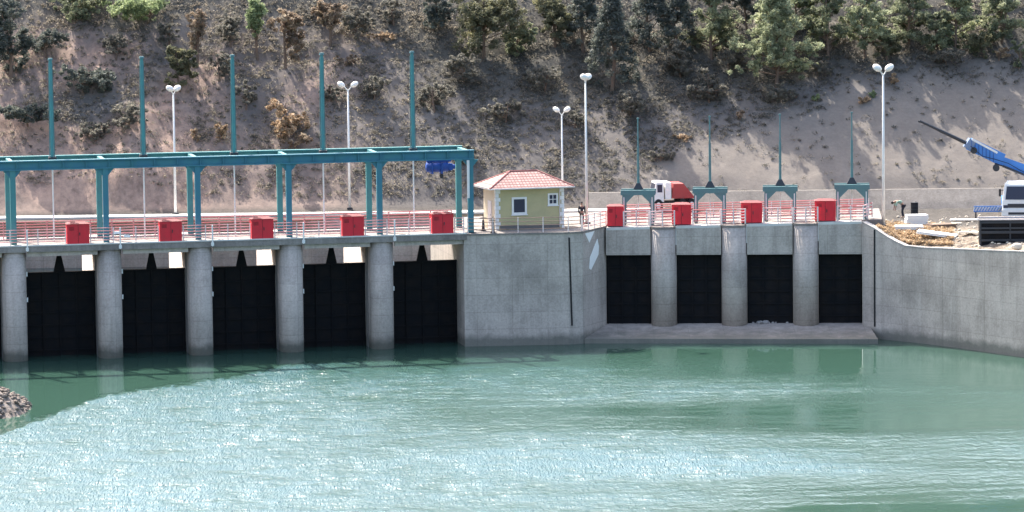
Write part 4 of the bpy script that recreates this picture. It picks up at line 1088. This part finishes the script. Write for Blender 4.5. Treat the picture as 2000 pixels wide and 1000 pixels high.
# valve stands left of the house
v0 = None
for i, (px, py, lb) in enumerate(((944, 451, 'dark valve stand between the gantry end and the house'), (963, 455, 'dark valve stand at the house corner'))):
    p = at_z(px, py, DECK)
    if v0 is None:
        t = v0 = thing('valve_stand', lb, 'valve', (p.x, p.y, DECK), 0, 'valve stands by the house')
        a = MB(); a.tube((0,0,0), (0,0,.8), .13, .08, 10); a.tube((0,0,0), (0,0,.05), .22, .22, 10); a.build('pedestal', M['steel_dark'], t)
        a = MB()
        for k in range(12):
            a0, a1 = 2*math.pi*k/12, 2*math.pi*(k+1)/12; a.tube((.26*math.cos(a0), .26*math.sin(a0), .95), (.26*math.cos(a1), .26*math.sin(a1), .95), .025, .025, 5)
        for k in range(3):
            a0 = 2*math.pi*k/3; a.tube((0,0,.95), (.26*math.cos(a0), .26*math.sin(a0), .95), .018, .018, 5)
        a.tube((0,0,.8), (0,0,1.2), .035, .035, 6); a.build('hand_wheel', M['steel_dark'], t)
    else: copy_thing(v0, (p.x, p.y, DECK), None, lb)

# ------------------------------------------------------------------ person beside the lamp post
def person(label, loc, rz, top, leg, h=1.72):
    t = thing('person', label, 'person', loc, rz)
    k = h/1.75
    def skin(name, pts, edges, mat, par):
        me = bpy.data.meshes.new(name); me.from_pydata([Vector(p[0])*k for p in pts], edges, [])
        o = bpy.data.objects.new(name, me); COL.objects.link(o); o.parent = par
        md = o.modifiers.new('s', 'SKIN'); sv = me.skin_vertices[0].data
        for i, p in enumerate(pts): sv[i].radius = (p[1]*k, p[2]*k)
        sv[0].use_root = True
        sb = o.modifiers.new('u', 'SUBSURF'); sb.levels = 1; sb.render_levels = 1
        me.materials.append(mat); return o
    body = [((0,0,.95),.13,.10), ((0,0,1.15),.12,.09), ((0,0,1.38),.16,.10), ((0,0,1.50),.06,.06), ((0,-.01,1.60),.075,.09), ((0,-.01,1.70),.07,.085),
            ((.19,0,1.40),.055,.055), ((.24,.02,1.13),.042,.042), ((.22,-.10,.90),.032,.032), ((.22,-.13,.82),.03,.02),
            ((-.19,0,1.40),.055,.055), ((-.24,.02,1.13),.042,.042), ((-.22,-.08,.90),.032,.032), ((-.22,-.10,.82),.03,.02),
            ((.10,0,.86),.09,.09), ((.11,-.02,.48),.06,.06), ((.11,.02,.08),.042,.042), ((.11,-.14,.03),.035,.03),
            ((-.10,0,.86),.09,.09), ((-.11,-.02,.48),.06,.06), ((-.11,.02,.08),.042,.042), ((-.11,-.14,.03),.035,.03)]
    ed = [(0,1),(1,2),(2,3),(3,4),(4,5),(2,6),(6,7),(7,8),(8,9),(2,10),(10,11),(11,12),(12,13),(0,14),(14,15),(15,16),(16,17),(0,18),(18,19),(19,20),(20,21)]
    o = skin('body', body, ed, M['skin'], t)
    jb = [((0,0,1.0),.15,.12), ((0,0,1.15),.145,.11), ((0,0,1.38),.18,.12), ((.2,0,1.40),.09,.09), ((.245,.02,1.13),.075,.075), ((.23,-.09,.88),.06,.06), ((-.2,0,1.40),.09,.09), ((-.245,.02,1.13),.075,.075), ((-.23,-.07,.88),.06,.06)]
    skin('jacket', jb, [(0,1),(1,2),(2,3),(3,4),(4,5),(2,6),(6,7),(7,8)], top, t)
    tb = [((0,0,.97),.14,.11), ((.10,0,.86),.105,.10), ((.11,-.02,.48),.075,.075), ((.11,.02,.10),.06,.06), ((-.10,0,.86),.105,.10), ((-.11,-.02,.48),.075,.075), ((-.11,.02,.10),.06,.06)]
    skin('trousers', tb, [(0,1),(1,2),(2,3),(0,4),(4,5),(5,6)], leg, t)
    a = MB(); a.ellipsoid((0, .015*k, 1.69*k), (.085*k, .10*k, .085*k), 10, 6); a.build('hair', M['black'], t, True)
    return t
p = at_z(1138, 440, DECK)
person('person in dark clothes standing left of the lamp post by the house', (p.x-.05, p.y+.3, DECK+.005), R(20), M['cloth'], M['trouser'])

# ------------------------------------------------------------------ truck behind the intake deck (seen from its side, cab to the left)
def wheel(par, x, y, z, r=.5, w=.3, axis='Y'):
    t = MB(); d = Vector((0, w/2, 0)) if axis == 'Y' else Vector((w/2, 0, 0))
    c = Vector((x, y, z)); t.tube(c-d, c+d, r, r, 18); o = t.build('wheel', M['black'], par)
    h = MB(); h.tube(c-d*1.06, c+d*1.06, r*.5, r*.5, 12); h.build('rim', M['white'], o)
p = at_z(1300, 410, 8.2)
t = thing('tipper_truck', 'white cab truck with red body parked behind the intake deck', 'truck', (p.x, p.y, 8.17), R(8)); t.scale = (.72, 1, 1)
a = MB(); a.hexa([(-1.6,-1.1,.75),(-.45,-1.1,.75),(-.45,1.1,.75),(-1.6,1.1,.75)], [(-1.5,-1.1,1.45),(-.45,-1.1,1.45),(-.45,1.1,1.45),(-1.5,1.1,1.45)])
a.hexa([(-1.5,-1.1,1.453),(-.45,-1.1,1.453),(-.45,1.1,1.453),(-1.5,1.1,1.453)], [(-1.25,-1.0,2.3),(-.48,-1.0,2.3),(-.48,1.0,2.3),(-1.25,1.0,2.3)]); cabm = a.build('cab', M['white'], t)
a = MB(); a.box(-1.15, -.62, -1.115, -1.05, 1.5, 2.1); a.build('side_window', M['glass'], t)
a = MB(); a.hexa([(-1.53,-.9,1.5),(-1.49,-.9,1.5),(-1.49,.9,1.5),(-1.53,.9,1.5)], [(-1.33,-.85,2.15),(-1.28,-.85,2.15),(-1.28,.85,2.15),(-1.33,.85,2.15)]); a.build('windscreen', M['glass'], t)
a = MB(); a.box(-.30, .35, -1.15, 1.15, .95, 2.25); a.build('white_box', M['white'], t)
a = MB(); a.hexa([(.42,-1.15,1.0),(3.0,-1.15,1.0),(3.0,1.15,1.0),(.42,1.15,1.0)], [(.6,-1.2,2.15),(1.7,-1.2,2.15),(1.7,1.2,2.15),(.6,1.2,2.15)]); a.build('red_body', M['red_dull'], t)
a = MB(); a.box(-1.5, 3.0, -.5, .5, .6, .74); a.build('chassis', M['steel_dark'], t)
for x in (-1.05, 1.6, 2.6):
    for y in (-1.0, 1.0): wheel(t, x, y, .48)

# ------------------------------------------------------------------ bending person and dark drum right of the tall lamp
def person_bent(label, loc, rz, k=1.12):
    t = thing('person', label, 'person', loc, rz)
    def skin(name, pts, edges, mat):
        me = bpy.data.meshes.new(name); me.from_pydata([Vector(p[0])*k for p in pts], edges, [])
        o = bpy.data.objects.new(name, me); COL.objects.link(o); o.parent = t
        o.modifiers.new('s', 'SKIN'); sv = me.skin_vertices[0].data
        for i, p in enumerate(pts): sv[i].radius = (p[1]*k, p[2]*k)
        sv[0].use_root = True; sb = o.modifiers.new('u', 'SUBSURF'); sb.levels = 1; sb.render_levels = 1
        me.materials.append(mat); return o
    legs_ = [((0,0,.93),.12,.12), ((.02,.10,.84),.095,.10), ((-.04,.11,.48),.065,.065), ((.06,.11,.09),.045,.045), ((-.12,.11,.04),.04,.035),
             ((.02,-.10,.84),.095,.10), ((-.10,-.11,.48),.065,.065), ((-.04,-.11,.09),.045,.045), ((-.22,-.11,.04),.04,.035)]
    le = [(0,1),(1,2),(2,3),(3,4),(0,5),(5,6),(6,7),(7,8)]
    arms = [((-.50,.19,1.12),.05,.05), ((-.56,.21,.84),.045,.045), ((-.62,.19,.60),.035,.035), ((-.63,.18,.52),.03,.02)]
    body = legs_ + [((-.24,0,1.15),.12,.13), ((-.48,0,1.20),.13,.16), ((-.62,0,1.14),.06,.06), ((-.72,0,1.08),.085,.085), ((-.78,0,1.0),.075,.08)]
    be = le + [(0,9),(9,10),(10,11),(11,12),(12,13)]
    n = len(body); body += arms; be += [(10,n),(n,n+1),(n+1,n+2),(n+2,n+3)]
    n = len(body); body += [((p[0][0]+.03, -p[0][1], p[0][2]), p[1], p[2]) for p in arms]; be += [(10,n),(n,n+1),(n+1,n+2),(n+2,n+3)]
    skin('body', body, be, M['skin'])
    sh = [((-.05,0,1.0),.14,.14), ((-.24,0,1.16),.15,.16), ((-.48,0,1.20),.15,.18), ((-.50,.19,1.12),.07,.07), ((-.56,.21,.84),.06,.06), ((-.47,-.19,1.12),.07,.07), ((-.53,-.21,.84),.06,.06)]
    skin('shirt', sh, [(0,1),(1,2),(2,3),(3,4),(2,5),(5,6)], paint('pale_green_cloth', (.30,.42,.33), .9))
    tr = [(p[0], p[1]*1.2, p[2]*1.2) for p in legs_[:4]+legs_[5:8]]
    skin('trousers', tr, [(0,1),(1,2),(2,3),(0,4),(4,5),(5,6)], M['cloth'])
    a = MB(); a.ellipsoid(Vector((-.75,0,1.08))*k, (.105*k,.10*k,.10*k), 10, 6); a.build('hair', M['black'], t, True)
    return t
p = yard(1764, 427)
person_bent('person in pale green shirt bending over beside the white slabs', (p.x, p.y, p.z), R(6))
p = yard(1787, 422)
t = thing('metal_drum', 'small black drum standing right of the bending person', 'drum', (p.x, p.y+.4, p.z), R(10))
a = MB(); a.tube((0,0,0), (0,0,.86), .29, .29, 16); a.build('shell', M['black'], t)
for z in (.02, .3, .58, .84):
    a = MB(); a.tube((0,0,z), (0,0,z+.035), .31, .31, 16); a.build('hoop', M['steel_dark'], t)
a = MB(); a.tube((.12,0,.876), (.12,0,.93), .04, .04, 8); a.build('bung', M['steel_dark'], t)

# ------------------------------------------------------------------ mobile crane on the right
yc = 312.0
bp = at_z(1995, 436, 8.1); yc = bp.y
t = thing('crane_truck', 'white crane truck at the right edge with raised blue boom', 'crane truck', (at_y(1990, 400, 309).x, 309, 7.9), R(-6))
TP = t.location.copy()
a = MB(); a.box(-1.22, 1.22, -.1, 1.6, .55, 1.55); a.hexa([(-1.2,-.1,1.553),(1.2,-.1,1.553),(1.2,1.6,1.553),(-1.2,1.6,1.553)], [(-1.05,.25,2.75),(1.05,.25,2.75),(1.05,1.55,2.75),(-1.05,1.55,2.75)])
a.hexa([(-1.0,.3,2.753),(1.0,.3,2.753),(1.0,1.5,2.753),(-1.0,1.5,2.753)], [(-.85,.5,2.95),(.85,.5,2.95),(.85,1.4,2.95),(-.85,1.4,2.95)]); a.build('cab', M['white'], t)
a = MB(); a.hexa([(-1.02,-.11,1.62),(1.02,-.11,1.62),(1.02,.02,1.62),(-1.02,.02,1.62)], [(-.90,.13,2.6),(.90,.13,2.6),(.90,.26,2.6),(-.90,.26,2.6)]); a.build('windscreen', M['glass'], t)
a = MB(); a.box(-.85, .85, -.14, -.103, 1.0, 1.3); a.build('grille', M['steel_dark'], t)
a = MB(); a.box(-1.3, 1.3, -.4, -.12, .4, .85); a.build('bumper', M['white'], t)
a = MB(); a.box(-.8, .8, -.42, -.402, .5, .68); a.build('lower_grille', M['steel_dark'], t)
for s in (-1, 1):
    a = MB(); a.box(s*1.42-.08, s*1.42+.08, .0, .12, 1.85, 2.4); a.tube((s*1.15, .1, 2.3), (s*1.42, .06, 2.3), .02, .02, 5); a.build('mirror', M['black'], t)
    a = MB(); a.box(s*1.0-.16, s*1.0+.16, -.13, -.103, .98, 1.2); a.build('headlight', M['glass'], t)
a = MB(); a.box(-1.2, 1.2, 1.7, 9, .7, 1.2); a.build('chassis', M['crane_blue'], t)
for y in (.6, 4.5, 6.2, 7.6):
    for s in (-1, 1): wheel(t, s*1.02, y, .5, .52, .34, 'X')
def loc(px, py, dy):
    q = at_y(px, py, TP.y+dy); return (Matrix.Rotation(R(6), 3, 'Z') @ (q - TP))
a = MB(); q0 = loc(2120, 372, 3.2); q1 = loc(1948, 312, 2.6); q2 = loc(1893, 282, 2.4); q3 = loc(1796, 236, 2.2)
a.tube(q0, q0+Vector((0,0,-2.4)), .7, .8, 12); a.build('turret', M['crane_blue'], t)
a = MB(); a.beam(q0, q1, .5, .72); a.build('boom_base', M['crane_blue'], t)
a = MB(); q1b = q1+(q1-q0).normalized()*-.4 + Vector((0,0,.13)); a.beam(q1b, q2+Vector((0,0,.05)), .62, .95); a.build('boom_section', M['crane_blue'], t)
a = MB(); d = (q2-q1).normalized(); a.beam(q2-d*.3, q2+d*.25+Vector((0,0,.05)), .7, .78)
a.build('boom_head', paint('grey_blue_paint', (.16,.22,.34)), t)
a = MB(); a.tube(q2, q2.lerp(q3,.6), .15, .13, 8); a.tube(q2.lerp(q3, .6), q3, .115, .09, 8); a.tube(q3, q3+Vector((-.05,0,-.12)), .12, .1, 8); a.build('boom_tip', M['steel_dark'], t)
a = MB(); a.beam(q2+Vector((.2,-.33,.42)), q1+Vector((0,-.33,.55)), .05, .16); a.build('rim_strip', M['white'], t)
a = MB(); dd = (q1-q2); 
for k in range(7): c_ = q2+dd*(.08+.13*k); a.box(c_.x-.03, c_.x+.03, c_.y-.36, c_.y-.315, c_.z-.36, c_.z+.44)
a.build('boom_stiffener', M['crane_dark'], t)
a = MB(); a.tube(q0+Vector((0,-.4,-.7)), q1+Vector((.4,-.4,-.45)), .09, .09, 8); a.tube(q1+Vector((.4,-.4,-.45)), q1+Vector((-.2,-.4,-.25)), .055, .055, 8); a.build('hydraulic_ram', M['steel_dark'], t)
a = MB(); prev = q2+Vector((.1,-.4,-.1))
for k in range(1, 9):
    nx_ = q2.lerp(q0, k/9)+Vector((0,-.42,-.35-.12*math.sin(k*1.7))); a.tube(prev, nx_, .025, .025, 5); prev = nx_
a.build('hose', M['black'], t)
a = MB()
for k in ((q2.x+.35, q2.z-.45), (q1.x-.1, q1.z-.58)): a.tube((k[0], q2.y-.34, k[1]), (k[0], q2.y+.3, k[1]), .26, .26, 12)
a.build('boom_cylinder', M['steel_dark'], t)

# blue barrier beam left of the crane
q0 = yard(1902, 408+18); q1 = yard(1966, 408+18)
t = thing('lattice_beam', 'blue and white lattice beam lying low left of the crane cab', 'steel beam', (q0.x, q0.y, q0.z+.35), 0)
L = q1.x-q0.x+.3; a = MB()
for z in (.1, .5): a.box(0, L, -.05, .05, z, z+.07)
for k in range(int(L/.22)): a.beam((k*.22, 0, .17), (k*.22+.2, 0, .5), .05, .05)
a.build('lattice', M['crane_blue'], t)
a = MB(); a.box(.1, .2, -.1, .1, -.4, .1); a.box(L-.3, L-.2, -.1, .1, -.4, .1); a.build('support', M['steel_dark'], t)
a = MB(); a.box(0, L, .06, .10, .18, .48); a.build('backing_sheet', M['white'], t)

# ------------------------------------------------------------------ black bin behind the wing wall
q = yard(1914, 486)
zb_ = q.z
t = thing('steel_bin', 'long black ribbed steel bin standing behind the right wall', 'bin', (q.x, q.y+.2, zb_-.05), R(-4))
a = MB(); a.box(0, 4.4, 0, 1.9, 0.05, 1.95); a.build('body', M['gate'], t)
a = MB()
for x in (.02, 2.15, 4.28): a.box(x, x+.1, -.08, -.003, .05, 1.9)
for z, q_ in ((.42, .05), (.98, .09), (1.3, .03), (1.72, .06)): a.box(0.13, 4.27, -.03-q_, -.004, z, z+.1+q_)
a.build('rib', M['steel_dark'], t)
a = MB(); a.box(-.06, 4.46, -.1, .08, 1.953, 2.04); a.box(-.06, 4.46, 1.82, 1.98, 1.953, 2.04); a.build('rim', M['white_post'], t)

# ------------------------------------------------------------------ boards, slabs and stones on the bare ground
rg = random.Random(12)
def slab(label, px, py, L, Wd, H, rz, mat='slab_sunpatch_white', tilt=0.0, dz=0.0):
    p = yard(px, py); t = thing('board', label, 'board', (p.x, p.y, p.z+.07+dz), R(rz), 'pale boards and slabs on the bare ground')
    t.rotation_euler = (R(tilt*.3), R(tilt), R(rz))
    n = max(1, int(H/.09)); 
    for k in range(n):
        a = MB(); j = rg.uniform(-.06, .06); a.box(-L/2+j, L/2+j, -Wd/2, Wd/2, k*.1, k*.1+.085); a.build('plank', M[mat], t)
    return t
slab('long white board sloping down behind the right wall', 1830, 468, 2.9, 1.2, .2, -14, tilt=7, dz=.12)
slab('stack of white slabs beside the bending person', 1790, 443, 1.6, 1.0, .8, 5)
slab('low flat white slabs in front of the white stack', 1776, 452, 2.1, 1.0, .3, -6)
slab('thin pale boards on the ground middle of the yard', 1850, 440, 2.2, .5, .12, 10, 'wood')
slab('long pale board lying left of the black bin', 1885, 433, 2.2, .35, .1, 0)
slab('brown boards piled between the slabs and the bin', 1838, 448, 2.0, 1.2, .3, 18, 'bark')
slab('small tan board near the wall crest', 1895, 462, 1.4, .7, .1, -20, 'wood')
p = yard(1986, 490)
a = MB(); a.ellipsoid((0,0,.18), (.42, .3, .26), 12, 8)
o = a.build('boulder', M['wood'])
for v_ in o.data.vertices: v_.co *= 1+.18*noise.noise(v_.co*3)
o.location = (p.x, p.y-.1, p.z+.1); tag(o, 'yellowish rounded boulder in front of the black bin', 'rock')
# dry grass behind the crest
cs = []; rs = []; ts = []
for k in range(2600):
    px = rg.uniform(1712, 1860); py = rg.uniform(438, 484)
    if py > lerp_pts([(q[0], c_) for q, c_ in zip(wl_pts, crest_at)], px) - 4: continue
    if px > 1790 and rg.random() < .5: continue
    if py < 445 and rg.random() < .6: continue
    p = yard(px, py); cs.append((p.x, p.y, p.z+.1)); rs.append(rg.uniform(.1, .3)); ts.append(rg.random())
o = leaf_mesh('dry_grass', cs, rs, 26, .13, M['drygrass'], None, 3, flat=.7, tones=ts); tag(o, 'dry tan grass and weeds on the earth above the curved wall', 'grass', kind='stuff')
# loose stones
a = MB()
for k in range(200):
    px = rg.uniform(1730, 2000); py = rg.uniform(424, lerp_pts([(q[0], c_) for q, c_ in zip(wl_pts, crest_at)], px) - 4); p = yard(px, py); s = rg.uniform(.04, .14)
    a.ellipsoid((p.x, p.y, p.z+s*.3), (s, s*.8, s*.6), 6, 4)
o = a.build('loose_stones', M['wood']); tag(o, 'loose pale stones strewn over the bare ground', 'stones', kind='stuff')

# ------------------------------------------------------------------ rocky bank, lower left
cB = at_z(-60, 800, 0)
a = MB(); n = 70
def bank_h(x, y):
    tip = at_z(78, 806, 0)
    d = (x - tip.x)
    hw = 3.6 + 0.5*max(0, -d)          # half width in y
    e = 1-((y-tip.y-1.2)/hw)**2 - max(0, d+1.6)*0.6
    return -0.5 + 1.15*max(-.6, min(1, e)) * min(2.0, .45+.42*max(0, -d)) + .22*noise.noise(Vector((x*.8, y*.8, 0))) + .1*noise.noise(Vector((x*2.5, y*2.5, 0)))
tip = at_z(78, 806, 0)
X = np.linspace(tip.x-22, tip.x+4, 110); Y = np.linspace(tip.y-12, tip.y+12, 90)
a.add([(x, y, bank_h(x, y)) for y in Y for x in X], [(j*110+i, j*110+i+1, (j+1)*110+i+1, (j+1)*110+i) for j in range(89) for i in range(109)])
rm, nt, b = base_mat('bank_stone', .9, 0, .2)
nt.links.new(ramp(nt, noise_node(nt, 2.2, 6, .7), [(0.3, (.09, .075, .062)), (0.5, (.20, .165, .14)), (0.72, (.36, .31, .27))]), b.inputs['Base Color'])
bump(nt, b, noise_node(nt, 5, 5, .7), .9, .1)
tag(a.build('rocky_bank', rm, None, True), None, kind='structure')
a = MB()
for k in range(900):
    x = tip.x + rg.uniform(-7, 1.5); y = tip.y + rg.uniform(-5.5, 6.5); h = bank_h(x, y)
    if h < -.12: continue
    s = rg.uniform(.08, .26)*(1.4 if rg.random() < .1 else 1)
    rot = Matrix.Rotation(rg.uniform(0, 3.14), 3, 'Z') @ Matrix.Rotation(rg.uniform(-.5, .5), 3, 'X')
    a.ellipsoid((x, y, h+s*.25), (s, s*rg.uniform(.55, .9), s*rg.uniform(.4, .7)), 6, 4, rot)
o = a.build('bank_stones', rm); tag(o, 'broken brown stones heaped on the bank at lower left', 'stones', kind='stuff')
